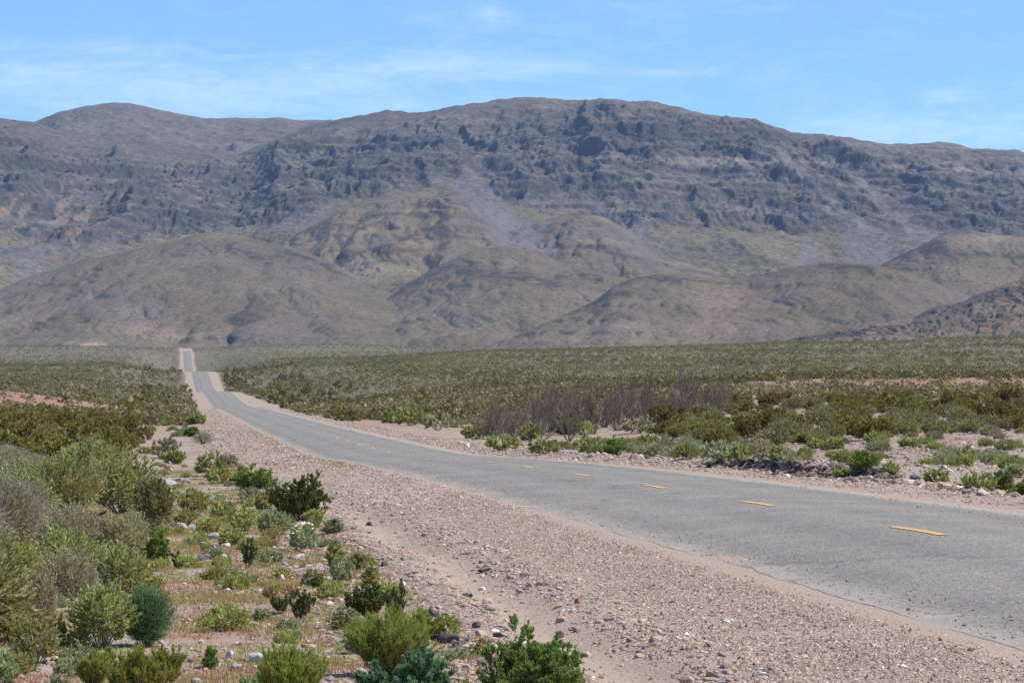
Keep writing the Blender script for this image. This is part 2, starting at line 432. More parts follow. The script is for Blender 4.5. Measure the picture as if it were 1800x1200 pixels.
def hill(name, sil, Yc, Yb, base_py, colour_fn, mat, x0, x1, step=2.5, rows=150, prof=1.25, disp=None, rough=0.0, label='', back=0.12, edge_drop=None):
    px = np.arange(x0, x1 + step, step)
    s = poly_interp(px, sil)
    k = np.array([1, 2, 3, 2, 1.]); k /= k.sum()
    s = np.convolve(np.pad(s, 2, 'edge'), k, 'valid')
    nb = 10
    v = np.concatenate([np.linspace(0, 1, rows), 1 + np.linspace(back / nb, back, nb)])
    Vv, P = np.meshgrid(v, px, indexing='ij')
    yc = Yc(px) if callable(Yc) else np.full(px.shape, float(Yc))
    yb = Yb(px) if callable(Yb) else np.full(px.shape, float(Yb))
    bp = base_py(px) if callable(base_py) else np.full(px.shape, float(base_py))
    Y = yb + (yc - yb) * Vv
    # lateral position is a true world direction measured at the crest
    X = (P - 900) / F * Y
    zc = (HZ - s) / F * yc; zb = (HZ - bp) / F * yb
    w = np.clip(Vv, 0, 1)
    f = w ** prof * (1 - 0.12 * w) / 0.88
    z = zb + (zc - zb) * f
    over = np.clip(Vv - 1, 0, None)
    z = z - np.abs(yc - yb) * over * 0.55 - (zc - zb) * over * over * 2
    h = np.maximum(zc - zb, 1)
    env = sstep(0, 0.10, w) * (1 - 0.9 * sstep(0.88, 0.995, w)) 
    if disp is not None: z = z + env * disp(X, Y, z, P, w, h)
    if rough: z = z + rough * fbm(X / 30.0, Y / 30.0, 4, 77) * sstep(0.0, 0.2, w)
    py = HZ - F * z / Y
    # slope for the rock type
    dzx = np.gradient(z, axis=1) / np.maximum(np.abs(np.gradient(X, axis=1)), 1e-3)
    dzy = np.gradient(z, axis=0) / np.maximum(np.abs(np.gradient(Y, axis=0)), 1e-3)
    slope = np.sqrt(dzx ** 2 + dzy ** 2)
    col = colour_fn(X, Y, z, P, py, slope, w)
    me = make_mesh(name, np.stack([X, Y, z + CZ], -1).reshape(-1, 3), [grid_faces(len(v), len(px))], col.reshape(-1, 3), [mat], True)
    return add_obj(name, me, kind='structure', label=label, category='mountain' if 'mountain' in name else 'hill')

DARK = np.array((0.066, 0.063, 0.063)); SCREE = np.array((0.135, 0.118, 0.102)); OLIVE = np.array((0.165, 0.140, 0.078))
PALE = np.array((0.24, 0.21, 0.185)); PURP = np.array((0.125, 0.112, 0.120)); REDB = np.array((0.13, 0.08, 0.06)); GREENT = np.array((0.12, 0.118, 0.065))
BROWN = np.array((0.128, 0.102, 0.082)); PINK = np.array((0.27, 0.185, 0.145))

PEAK = [(-60, 330), (20, 235), (62, 212), (100, 196), (150, 185), (195, 180), (220, 181), (260, 188), (310, 198), (360, 207), (400, 206), (460, 208), (490, 206), (530, 211), (580, 210), (640, 225), (760, 300)]
SKYLINE = [(-400, 190), (-200, 200), (0, 207), (55, 214), (110, 232), (200, 241), (260, 246), (330, 262), (420, 268), (480, 246), (540, 224), (590, 210), (630, 203), (660, 197), (680, 192), (700, 195), (730, 197), (770, 191), (820, 182), (870, 175), (900, 171), (940, 168), (960, 170), (1000, 174), (1040, 176), (1055, 172), (1075, 174), (1110, 178), (1140, 176), (1170, 183), (1200, 189), (1240, 200), (1290, 206), (1330, 209), (1360, 220), (1390, 231), (1430, 234), (1490, 240), (1510, 245), (1560, 250), (1600, 251), (1650, 248), (1680, 250), (1710, 259), (1750, 261), (1790, 262), (1800, 268), (1900, 285), (2200, 320)]
FANS = [[(795, 335), (812, 300), (828, 290), (850, 320), (905, 375), (950, 415), (990, 460), (925, 460), (880, 425), (850, 392), (815, 358)],
        [(1358, 262), (1376, 262), (1422, 310), (1478, 360), (1532, 400), (1585, 458), (1500, 468), (1474, 400), (1440, 350)],
        [(1488, 300), (1502, 298), (1548, 345), (1602, 375), (1660, 415), (1650, 432), (1608, 425), (1558, 380), (1520, 345)],
        [(1395, 470), (1420, 405), (1450, 470)], [(1090, 390), (1150, 385), (1130, 440), (1110, 430)],
        [(20, 490), (40, 440), (60, 490)]]
SHADED_OUTCROPS = [(268, 395, 28, 30), (330, 395, 45, 20), (400, 330, 40, 20), (485, 285, 55, 18), (610, 325, 42, 20), (690, 240, 45, 12), (735, 322, 16, 18), (768, 292, 16, 34), (1270, 262, 20, 15), (1110, 385, 50, 14), (1180, 370, 40, 16), (1260, 402, 45, 16), (1345, 378, 60, 16), (1140, 232, 90, 16), (1050, 185, 20, 12), (240, 330, 50, 22), (130, 430, 60, 16), (40, 320, 40, 30), (1480, 375, 45, 18), (1560, 400, 40, 14), (1640, 350, 40, 20), (1000, 330, 60, 20)]  # rough rock spots, also darkened in colour as painted ridge-edge shade
def blob_mask(P, py, L):
    m = np.zeros(P.shape)
    for (cx, cy, rx, ry) in L: m = np.maximum(m, np.exp(-((P - cx) / rx) ** 2 - ((py - cy) / ry) ** 2))
    return m
def soften(m, n):
    for _ in range(n):
        q = np.pad(m, 1, 'edge'); m = (q[:-2, 1:-1] + q[2:, 1:-1] + q[1:-1, :-2] + q[1:-1, 2:] + 2 * m) / 6
    return m
def crag_zone(P, py):
    """1 in the dark craggy rock, 0 on the olive lower slopes"""
    low = poly_interp(P, [(-300, 430), (0, 400), (100, 440), (220, 430), (260, 408), (430, 398), (520, 385), (600, 345), (700, 335), (790, 318), (850, 330), (900, 360), (1000, 372), (1080, 390), (1200, 395), (1400, 395), (1560, 395), (1700, 410), (2100, 420)])
    up = poly_interp(P, [(-300, 215), (0, 230), (100, 260), (330, 275), (420, 270), (480, 245), (560, 235), (700, 215), (800, 195), (900, 175), (1200, 190), (1400, 235), (2000, 270)])
    return (1 - sstep(-12, 14, py - low)) * sstep(-6, 14, py - up), (py < up + 6)
def fan_mask(P, py):
    m = np.zeros(P.shape)
    jx = 5 * perlin(P / 25.0, py / 25.0, 91); jy = 5 * perlin(P / 25.0, py / 25.0, 92)
    for f in FANS: m = np.maximum(m, ptinpoly(P + jx, py + jy, f) * 1.0)
    return soften(m, 9)

def build_mountain():
    def disp(X, Y, z, P, w, h):
        py = HZ - F * z / Y
        cz, upz = crag_zone(P, py); fm = fan_mask(P, py)
        wx = X + 60 * fbm(X / 260.0, Y / 260.0, 3, 101); wy = Y + 60 * fbm(X / 260.0, Y / 260.0, 3, 102)
        # buttresses and gullies running down the face, leaning right as in the photograph
        lean = wx + 0.12 * (wy - 6000)
        # big ravines: spurs run down to the left on the left half and down to the right on the right half
        k = .32 * sstep(850, 1250, P) - .12 * (1 - sstep(350, 700, P)); lf = 1 - sstep(600, 900, P)
        sl = wx + k * (Y - 6000)
        b1 = ridged(sl / 330.0, wy / 1500.0, 3, 103) - 0.45
        b2 = ridged((sl + 18 * fbm(X / 60., Y / 60., 2, 120)) / 95.0, wy / 420.0, 3, 104) - 0.4
        b4 = fbm(wx / 48.0, wy / 48.0, 4, 108)
        b5 = ridged(wx / 17.0, wy / 24.0, 3, 109) - .4; b6 = fbm(wx / 20.0, wy / 20.0, 3, 110)
        b7 = ridged(sl / 30.0, wy / 160.0, 4, 119) - .4
        oc = blob_mask(P, py, SHADED_OUTCROPS)
        d = (.5 + .5 * cz) * 58 * b1 + (.2 + .8 * cz) * 18 * b2 + cz * ((7 + 4 * lf + 6 * oc) * b4 + 6 * b7 + (2.5 + 2 * lf + 3 * oc) * b5 + (5 + 2 * lf) * b6) + (1 - cz) * 2.5 * b6
        # cliff bands
        q = z + d + 0.02 * X + 14 * fbm(X / 150.0, Y / 150.0, 3, 106)
        per = 58.0
        ph = (q / per) - np.floor(q / per)
        step = (sstep(0.42, 0.85, ph) - ph) * per
        amp = 0.30 + 0.7 * sstep(-.15, .25, fbm(X / 300.0, Y / 200.0, 3, 107))
        q2 = q + 6 * b6; ph2 = q2 / 19.0 - np.floor(q2 / 19.0); step2 = (sstep(.45, .85, ph2) - ph2) * 19.0
        d = d + cz * (step * (.16 + .12 * oc) * amp + step2 * .26) * (1 - fm) + (1 - cz) * (step * 0.18) * (~upz)
        d = d - fm * .75 * (d - soften(d, 30))
        return d
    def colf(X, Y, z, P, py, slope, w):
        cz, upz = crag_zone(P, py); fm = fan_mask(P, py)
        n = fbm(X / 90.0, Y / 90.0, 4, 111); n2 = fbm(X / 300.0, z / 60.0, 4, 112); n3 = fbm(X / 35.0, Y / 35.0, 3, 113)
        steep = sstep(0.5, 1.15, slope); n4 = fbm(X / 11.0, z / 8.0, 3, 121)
        crag = mix(mix(SCREE, BROWN, sstep(-.2, .3, n)), DARK, np.clip(steep * 0.8 + 0.25 + 0.5 * n + .6 * n3 + .55 * n4 + .35 * blob_mask(P, py, SHADED_OUTCROPS), 0, 1))  # outcrop term darkens the rock in place of shade along ridges
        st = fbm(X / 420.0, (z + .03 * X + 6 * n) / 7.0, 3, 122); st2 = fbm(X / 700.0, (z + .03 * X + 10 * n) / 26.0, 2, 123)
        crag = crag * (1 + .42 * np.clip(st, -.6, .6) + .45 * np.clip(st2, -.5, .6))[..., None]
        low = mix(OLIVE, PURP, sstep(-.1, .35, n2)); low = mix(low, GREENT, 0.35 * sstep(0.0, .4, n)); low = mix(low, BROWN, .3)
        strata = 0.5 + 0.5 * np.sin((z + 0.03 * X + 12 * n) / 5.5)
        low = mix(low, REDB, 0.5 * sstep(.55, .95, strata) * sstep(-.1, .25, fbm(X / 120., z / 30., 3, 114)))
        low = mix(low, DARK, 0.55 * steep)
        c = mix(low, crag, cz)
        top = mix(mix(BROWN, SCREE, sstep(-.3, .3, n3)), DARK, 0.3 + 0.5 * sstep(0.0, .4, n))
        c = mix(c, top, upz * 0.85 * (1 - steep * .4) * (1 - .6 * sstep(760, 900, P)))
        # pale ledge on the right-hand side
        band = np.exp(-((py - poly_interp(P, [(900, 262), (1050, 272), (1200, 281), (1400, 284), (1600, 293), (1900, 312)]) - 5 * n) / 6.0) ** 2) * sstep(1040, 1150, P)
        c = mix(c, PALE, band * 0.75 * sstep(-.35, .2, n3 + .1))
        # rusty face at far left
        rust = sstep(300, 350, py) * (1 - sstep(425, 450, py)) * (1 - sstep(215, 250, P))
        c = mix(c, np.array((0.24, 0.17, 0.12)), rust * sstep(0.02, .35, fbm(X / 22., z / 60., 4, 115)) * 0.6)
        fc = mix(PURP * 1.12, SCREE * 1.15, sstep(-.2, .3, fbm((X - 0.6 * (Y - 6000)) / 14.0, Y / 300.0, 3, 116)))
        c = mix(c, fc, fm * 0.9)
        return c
    yc = lambda px: np.interp(px, [-400, 2200], [6900, 7000])
    def cpk(X, Y, z, P, py, slope, w):
        n = fbm(X / 90.0, Y / 140.0, 4, 131); n3 = fbm(X / 25.0, Y / 40.0, 3, 132)
        c = mix(BROWN * 1.05, SCREE * 1.05, sstep(-.3, .3, n3)); c = mix(c, GREENT, .45 * sstep(0., .35, n))
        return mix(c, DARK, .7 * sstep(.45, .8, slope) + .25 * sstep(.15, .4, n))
    def dpk(X, Y, z, P, w, h): return 40 * (ridged(X / 300., Y / 700., 4, 133) - .45) + 7 * fbm(X / 40., Y / 40., 4, 134)
    hill('mountain_peak', PEAK, 8300, 7100, 330, cpk, rock_mat('peak_rock', 0.12, 0.35, (0.06, 8.0), .35, .3), -60, 760, 2.0, 170, 1.1, dpk, 2.0, 'smooth brown summit behind the left part of the mountain', back=0.2)
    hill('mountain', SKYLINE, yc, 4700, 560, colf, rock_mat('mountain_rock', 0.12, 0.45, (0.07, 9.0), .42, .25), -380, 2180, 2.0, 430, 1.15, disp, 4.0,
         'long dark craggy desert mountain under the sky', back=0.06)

def build_hills():
    def mk(colbase, patches, seed, darkband=None, strat=0.0, fans=False):
        def colf(X, Y, z, P, py, slope, w):
            n = fbm(X / 60.0, Y / 90.0, 4, seed); n2 = fbm(X / 160.0, Y / 260.0, 3, seed + 1); n3 = fbm(X / 14.0, Y / 20.0, 3, seed + 2)
            c = mix(colbase[0], colbase[1], sstep(-.25, .3, n)); c = mix(c, colbase[2], sstep(0.05, .4, n2) * 0.8)
            if strat:
                st = 0.5 + 0.5 * np.sin((z + 0.04 * X + 9 * n) / 3.6)
                zone = sstep(-.12, .2, fbm(X / 110., z / 22., 3, seed + 3))
                c = mix(c, REDB * .8, strat * sstep(.62, .97, st) * zone)
                c = mix(c, PALE * .95, .35 * strat * sstep(.75, 1., 1 - st) * zone)
            if darkband is not None:
                dm = np.zeros(P.shape)
                for x0, x1, y0, y1, x2, y2, wd in darkband:
                    yl = np.interp(P, [x0, x1, x2], [y0, y1, y2])
                    dm = np.maximum(dm, np.exp(-((py - yl - 4 * n) / wd) ** 2) * (P > x0) * (P < x2))
                c = mix(c, np.array((0.055, 0.046, 0.048)), np.clip(dm * sstep(-.32, .2, n3 + .05) * 1.3, 0, 1) * .9)
            for (cx, cy, rx, ry, cc, a) in patches:
                m = np.exp(-(((P - cx) / rx) ** 2 + ((py - cy) / ry) ** 2)) * sstep(-.3, .2, n + .1)
                c = mix(c, np.asarray(cc), a * m)
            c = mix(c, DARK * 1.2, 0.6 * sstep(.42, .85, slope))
            if fans: c = mix(c, mix(PURP, SCREE, sstep(-.2, .3, n3)), fan_mask(P, py) * .95)
            return c
        return colf
    def gullies(sx, amp, seed, fine=1.0, lean=0.0):
        def d(X, Y, z, P, w, h):
            wx = X + 25 * fbm(X / 120.0, Y / 120.0, 2, seed + 5) + lean * (Y - 3000)
            a = fbm(wx / sx, Y / (sx * 3.5), 3, seed)
            g = ridged(wx / (sx * .30), Y / (sx * 1.3), 3, seed + 4) - .45
            b2 = fbm(wx / (sx * .2), Y / (sx * .3), 3, seed + 9)
            g2 = ridged((wx + 6 * b2) / (sx * .11), Y / (sx * .7), 3, seed + 6) - .4
            d0 = amp * h / 100.0 * (a * 1.0 - .22 * g) * (1 - 0.5 * w) - 2.4 * g2 * fine / 3.0 + fine * .5 * b2
            q = z + d0 + .05 * X + 5 * b2; ph = q / 15.0 - np.floor(q / 15.0); zone = sstep(-.05, .3, fbm(X / 140., z / 26., 3, seed + 12))
            return d0 + zone * (sstep(.4, .7, ph) - ph) * 15.0 * .14
        return d
    hm = rock_mat('hill_scrub', 0.30, 0.75, (0.16, 2.0), .2)
    hm2 = rock_mat('hill_scrub_near', 0.36, 0.8, (0.2, 1.8), .2)
    OG = [np.array((0.146, 0.116, 0.082)), np.array((0.126, 0.103, 0.074)), np.array((0.138, 0.110, 0.097))]
    # strata spur under the talus fan
    hill('strata_spur', [(300, 520), (400, 470), (480, 430), (520, 412), (560, 392), (610, 366), (660, 350), (720, 338), (770, 330), (790, 324), (805, 330), (850, 352), (900, 378), (960, 385), (1010, 372), (1060, 380), (1110, 410), (1160, 445), (1230, 472), (1300, 500), (1400, 560)],
         lambda p: np.interp(p, [300, 790, 1400], [4700, 5300, 4800]), 3900, 575,
         mk([np.array((0.165, 0.128, 0.078)), np.array((0.135, 0.108, 0.074)), np.array((0.138, 0.108, 0.085))], [(930, 430, 45, 50, PURP * .95, .9), (890, 400, 30, 30, PURP, .8), (640, 480, 60, 25, (0.25, 0.20, 0.15), .5)], 201,
            [(700, 760, 425, 402, 830, 408, 5), (590, 640, 455, 440, 690, 430, 4), (1000, 1060, 430, 440, 1130, 455, 3)], 0.9, True),
         rock_mat('spur_rock', 0.22, 0.6, (0.11, 3.5), .28), 300, 1400, 2.2, 190, 1.1, gullies(190, 26, 202, 5), 1.5, 'tan banded spur below the dark crags')
    # left foothill
    hill('left_foothill', [(-300, 560), (-150, 540), (0, 507), (60, 483), (150, 456), (200, 447), (290, 427), (340, 414), (375, 409), (430, 416), (500, 431), (560, 451), (610, 476), (650, 500), (690, 516), (740, 545), (800, 585), (860, 612)],
         lambda p: np.interp(p, [-300, 375, 860], [3700, 4000, 3500]), 3050, lambda p: np.interp(p, [-300, 860], [620, 618]),
         mk(OG, [(150, 606, 35, 6, (0.34, 0.25, 0.20), .9), (10, 555, 45, 25, PINK, .55), (260, 575, 60, 12, (0.26, 0.19, 0.15), .6), (640, 485, 45, 12, PALE, .7), (230, 540, 60, 14, (0.20, 0.165, 0.15), .6), (300, 590, 60, 8, (0.25, 0.18, 0.14), .5)], 211,
            [(395, 440, 435, 448, 480, 460, 8), (500, 560, 440, 462, 620, 490, 5), (590, 640, 475, 498, 665, 505, 4), (340, 350, 432, 428, 372, 444, 3)], 0.0), hm, -300, 860, 2.2, 170, 1.2, gullies(230, 26, 212, 3), 1.0, 'broad olive brown foothill rising behind the far end of the road')
    # middle foothill
    hill('middle_foothill', [(560, 600), (640, 560), (680, 524), (720, 496), (755, 475), (790, 457), (830, 441), (880, 432), (930, 440), (990, 462), (1040, 474), (1100, 490), (1170, 505), (1250, 540), (1330, 600)],
         lambda p: np.interp(p, [560, 860, 1330], [3500, 3750, 3600]), 3050, 622,
         mk(OG, [(925, 458, 35, 8, PALE, .55), (860, 590, 130, 9, (0.23, 0.185, 0.135), .5), (820, 560, 100, 20, (0.175, 0.145, 0.14), .5)], 221,
            [(690, 740, 520, 490, 800, 462, 4), (800, 900, 476, 484, 990, 504, 9), (975, 1010, 488, 480, 1060, 492, 5), (720, 760, 500, 490, 790, 488, 3)], 0.0), hm, 560, 1330, 2.2, 150, 1.15, gullies(200, 22, 222, 3), 1.0, 'dome shaped foothill with a dark rock band across it')
    # right hills
    hill('right_foothill', [(800, 625), (870, 604), (930, 580), (985, 556), (1040, 532), (1075, 505), (1110, 490), (1150, 482), (1200, 481), (1250, 489), (1300, 492), (1345, 482), (1390, 469), (1440, 461), (1490, 461), (1540, 466), (1600, 480), (1700, 520), (1850, 580), (2000, 620)],
         lambda p: np.interp(p, [800, 1150, 1440, 2000], [2900, 3300, 3200, 3000]), 2500, lambda p: np.interp(p, [800, 2000], [640, 632]),
         mk(OG, [(1090, 560, 40, 25, PINK * .85, .6), (1000, 595, 80, 12, PINK * .8, .6), (1280, 540, 60, 40, PINK * .85, .55), (1240, 590, 60, 14, PINK * .85, .5), (1090, 578, 70, 20, (0.20, 0.16, 0.15), .4)], 231,
            [(1090, 1130, 494, 486, 1200, 495, 6), (1030, 1065, 537, 522, 1085, 520, 5), (1440, 1520, 467, 470, 1570, 488, 5), (1200, 1230, 490, 495, 1300, 498, 3)], 0.0), hm2, 800, 2000, 2.2, 150, 1.15, gullies(170, 24, 232, 2.5), 1.0, 'low olive hills rising beyond the right hand plain')
    hill('mesa_hill', [(1440, 640), (1500, 560), (1530, 478), (1550, 465), (1575, 452), (1600, 440), (1625, 430), (1645, 417), (1660, 410), (1685, 406), (1705, 405), (1735, 409), (1760, 414), (1800, 415), (1900, 420), (2050, 450), (2150, 520)],
         lambda p: np.interp(p, [1440, 1700, 2150], [3700, 3850, 3750]), 3250, 600,
         mk([np.array((0.155, 0.122, 0.085)), np.array((0.125, 0.10, 0.075)), np.array((0.125, 0.10, 0.09))], [(1800, 500, 60, 20, PINK * .8, .5), (1740, 418, 50, 8, (0.24, 0.19, 0.14), .6)], 241,
            [(1550, 1620, 464, 436, 1665, 428, 8), (1620, 1720, 440, 446, 1830, 453, 5), (1640, 1700, 410, 410, 1740, 414, 3)], 0.0), hm2, 1440, 2150, 2.2, 130, 1.05, gullies(120, 16, 242, 2.5), 1.0, 'flat topped mesa with a dark rim at the right')
    hill('pink_rocky_slope', [(1180, 640), (1330, 606), (1400, 594), (1480, 580), (1560, 566), (1610, 556), (1640, 540), (1690, 531), (1720, 516), (1760, 503), (1800, 490), (1880, 470), (2000, 450), (2150, 440)],
         lambda p: np.interp(p, [1180, 1800, 2150], [2250, 2500, 2500]), 2050, lambda p: np.interp(p, [1180, 1500, 2150], [632, 616, 605]),
         mk([np.array((0.168, 0.119, 0.092)), np.array((0.150, 0.113, 0.088)), np.array((0.128, 0.102, 0.082))], [(1450, 600, 60, 12, (0.16, 0.13, 0.13), .6), (1690, 548, 45, 20, (0.12, 0.10, 0.10), .8), (1640, 550, 25, 10, (0.10, 0.085, 0.085), .8)], 251,
            [(1320, 1430, 606, 592, 1500, 580, 5), (1605, 1650, 552, 546, 1705, 540, 15), (1690, 1760, 532, 514, 1840, 494, 11), (1400, 1450, 600, 594, 1520, 584, 5)], 0.0), rock_mat('pink_scrub', 0.42, 0.85, (0.22, 1.8), .25), 1180, 2150, 2.2, 120, 1.1, gullies(60, 20, 252, 4.5), 1.0, 'pinkish rocky slope with dark boulders at the right')

# ------------------------------------------------------------------ sky, sun, camera, haze
def setup_world():
    sc = bpy.context.scene
    w = bpy.data.worlds.new('World'); sc.world = w; w.use_nodes = True
    nt = w.node_tree; n = nt.nodes; l = nt.links; n.clear()
    SE, SA = math.radians(54), math.radians(82)
    sky = n.new('ShaderNodeTexSky'); sky.sky_type = 'NISHITA'; sky.sun_disc = False
    sky.sun_elevation = SE; sky.sun_rotation = SA
    sky.altitude = 1200; sky.air_density = 1.0; sky.dust_density = 0.15; sky.ozone_density = 3.0
    tint = n.new('ShaderNodeMix'); tint.data_type = 'RGBA'; tint.blend_type = 'MULTIPLY'; tint.inputs[0].default_value = 1.0
    l.new(sky.outputs[0], tint.inputs[6]); tint.inputs[7].default_value = SKY_TINT
    # cirrus: stretched noise on the direction of view into the sky dome
    tc = n.new('ShaderNodeTexCoord')
    mp = n.new('ShaderNodeMapping'); l.new(tc.outputs['Generated'], mp.inputs['Vector'])
    mp.inputs['Scale'].default_value = (9.0, 1.0, 26.0); mp.inputs['Rotation'].default_value = (0, math.radians(-9), 0); mp.inputs['Location'].default_value = (2.1, 0.0, 0.35)
    t1 = n.new('ShaderNodeTexNoise'); l.new(mp.outputs[0], t1.inputs['Vector'])
    t1.inputs['Scale'].default_value = 1.0; t1.inputs['Detail'].default_value = 7; t1.inputs['Roughness'].default_value = 0.55; t1.inputs['Distortion'].default_value = 0.6
    r1 = n.new('ShaderNodeValToRGB'); l.new(t1.outputs['Fac'], r1.inputs['Fac'])
    r1.color_ramp.elements[0].position = 0.45; r1.color_ramp.elements[0].color = (0, 0, 0, 1)
    r1.color_ramp.elements[1].position = 0.74; r1.color_ramp.elements[1].color = (0.62, 0.62, 0.62, 1)
    sx = n.new('ShaderNodeSeparateXYZ'); l.new(tc.outputs['Generated'], sx.inputs[0])
    def mth(op, a, b=0.0):
        q = n.new('ShaderNodeMath'); q.operation = op
        for sock, v in ((q.inputs[0], a), (q.inputs[1], b)):
            if isinstance(v, bpy.types.NodeSocket): l.new(v, sock)
            else: sock.default_value = v
        return q.outputs[0]
    def veil(cx, cz, rx, rz):
        ex = mth('DIVIDE', mth('SUBTRACT', sx.outputs[0], cx), rx); ez = mth('DIVIDE', mth('SUBTRACT', sx.outputs[2], cz), rz)
        return mth('EXPONENT', mth('MULTIPLY', mth('ADD', mth('MULTIPLY', ex, ex), mth('MULTIPLY', ez, ez)), -1.0))
    def px2(x, y): return (x - 900) / F, (HZ - y) / F
    v = None
    for (x, y, rx, ry, a) in [(330, 150, 480, 45, .75), (150, 95, 240, 26, .55), (760, 120, 300, 34, .7), (865, 30, 34, 24, .55), (735, 38, 46, 14, .5), (1640, 172, 50, 18, .5), (1650, 235, 500, 34, .55), (500, 185, 800, 40, .5), (1150, 130, 140, 26, .35)]:
        c = px2(x, y); q = mth('MULTIPLY', veil(c[0], c[1], rx / F, ry / F), a); v = q if v is None else mth('MAXIMUM', v, q)
    t2 = n.new('ShaderNodeTexNoise'); mp2 = n.new('ShaderNodeMapping'); l.new(tc.outputs['Generated'], mp2.inputs['Vector'])
    mp2.inputs['Scale'].default_value = (22, 1, 60); mp2.inputs['Rotation'].default_value = (0, math.radians(14), 0); l.new(mp2.outputs[0], t2.inputs['Vector'])
    t2.inputs['Scale'].default_value = 1.0; t2.inputs['Detail'].default_value = 8; t2.inputs['Roughness'].default_value = 0.6; t2.inputs['Distortion'].default_value = 1.2
    wisp = n.new('ShaderNodeMapRange'); l.new(t2.outputs['Fac'], wisp.inputs[0]); wisp.inputs[1].default_value = .30; wisp.inputs[2].default_value = .68; wisp.inputs[3].default_value = .15; wisp.inputs[4].default_value = 1.0
    t3 = n.new('ShaderNodeTexNoise'); mp3 = n.new('ShaderNodeMapping'); l.new(tc.outputs['Generated'], mp3.inputs['Vector'])
    mp3.inputs['Scale'].default_value = (45, 1, 210); mp3.inputs['Rotation'].default_value = (0, math.radians(-16), 0); l.new(mp3.outputs[0], t3.inputs['Vector'])
    t3.inputs['Scale'].default_value = 1.0; t3.inputs['Detail'].default_value = 9; t3.inputs['Roughness'].default_value = 0.62; t3.inputs['Distortion'].default_value = 1.6
    nn2 = mth('ADD', mth('MULTIPLY', t2.outputs['Fac'], .62), mth('MULTIPLY', t3.outputs['Fac'], .38))
    sm = mth('ADD', nn2, mth('MULTIPLY', v, .40))
    mr = n.new('ShaderNodeMapRange'); mr.interpolation_type = 'SMOOTHSTEP'; l.new(sm, mr.inputs[0]); mr.inputs[1].default_value = .46; mr.inputs[2].default_value = 1.08; mr.inputs[3].default_value = 0.0; mr.inputs[4].default_value = 0.72
    cov = mr.outputs[0]
    cl = n.new('ShaderNodeMix'); cl.data_type = 'RGBA'; l.new(cov, cl.inputs[0])
    l.new(tint.outputs[2], cl.inputs[6]); cl.inputs[7].default_value = CLOUD
    bg = n.new('ShaderNodeBackground'); l.new(cl.outputs[2], bg.inputs['Color']); bg.inputs['Strength'].default_value = 0.1
    o = n.new('ShaderNodeOutputWorld'); l.new(bg.outputs[0], o.inputs['Surface'])
    sd = bpy.data.lights.new('sun', 'SUN'); sd.energy = 4.5; sd.angle = math.radians(0.53); sd.color = (1.0, 0.945, 0.83)
    so = bpy.data.objects.new('sun', sd); C.objects.link(so)
    d = np.array((math.cos(SE) * math.sin(SA), math.cos(SE) * math.cos(SA), math.sin(SE)))
    from mathutils import Vector
    so.rotation_euler = Vector(d).to_track_quat('Z', 'Y').to_euler()
    so.location = (300, 100, 900)
    cd = bpy.data.cameras.new('camera'); cd.sensor_width = 36; cd.lens = F / 1800 * 36; cd.clip_start = 0.5; cd.clip_end = 60000
    co = bpy.data.objects.new('camera', cd); C.objects.link(co); co.location = (0, 0, CZ)
    co.rotation_euler = (math.pi / 2 + math.atan((HZ - 600) / F), 0, 0)
    sc.camera = co
    sc.view_settings.view_transform = 'Standard'; sc.view_settings.look = 'None'; sc.view_settings.exposure = EXPOSURE; sc.view_settings.gamma = 1
    sc.cycles.use_denoising = DENOISE
    sc.cycles.max_bounces = 6; sc.cycles.diffuse_bounces = 3; sc.cycles.transmission_bounces = 2; sc.cycles.volume_bounces = 0; sc.cycles.transparent_max_bounces = 8
    # air
    m, nt, n, l = new_mat('air')
    pv = n.new('ShaderNodeVolumePrincipled'); pv.inputs['Color'].default_value = HAZE_COL; pv.inputs['Density'].default_value = HAZE_D
    pv.inputs['Anisotropy'].default_value = 0.0
    o = n.new('ShaderNodeOutputMaterial'); l.new(pv.outputs[0], o.inputs['Volume'])
    x, y0, y1, z0, z1 = 5200, -300, 9800, -40, 1150
    V = [(-x, y0, z0), (x, y0, z0), (x, y1, z0), (-x, y1, z0), (-x, y0, z1), (x, y0, z1), (x, y1, z1), (-x, y1, z1)]
    Fq = [(0, 3, 2, 1), (4, 5, 6, 7), (0, 1, 5, 4), (1, 2, 6, 5), (2, 3, 7, 6), (3, 0, 4, 7)]
    add_obj('haze', make_mesh('haze', V, [np.array(Fq)], None, [m]), kind='stuff', label='thin blue haze in the air between road and mountain', category='haze')

# ------------------------------------------------------------------ plants
def unit(v): return v / np.maximum(np.linalg.norm(v, axis=-1, keepdims=True), 1e-9)
def rdir(rng, n):
    return unit(rng.normal(size=(n, 3)))

def stems_fan(rng, n, maxang, power=0.6, base_r=0.08):
    """n directions fanning out from the root crown"""
    az = rng.uniform(0, 2 * np.pi, n); an = np.radians(maxang) * rng.uniform(0, 1, n) ** power
    d = np.stack([np.sin(an) * np.cos(az), np.sin(an) * np.sin(az), np.cos(an)], 1)
    st = np.stack([base_r * rng.uniform(0, 1, n) * np.cos(az), base_r * rng.uniform(0, 1, n) * np.sin(az), np.zeros(n)], 1)
    return st, d

def grow(rng, st, d, L, curv, wob, seg=3):
    n = len(st); t = np.linspace(0, 1, seg + 1)[None, :, None]
    p = st[:, None] + d[:, None] * L[:, None, None] * t
    p = p + np.array([0, 0, 1.0]) * (curv * L[:, None, None]) * t ** 2
    k = rdir(rng, n)
    return p + k[:, None] * (wob * L[:, None, None]) * np.sin(t * np.pi * 0.9)

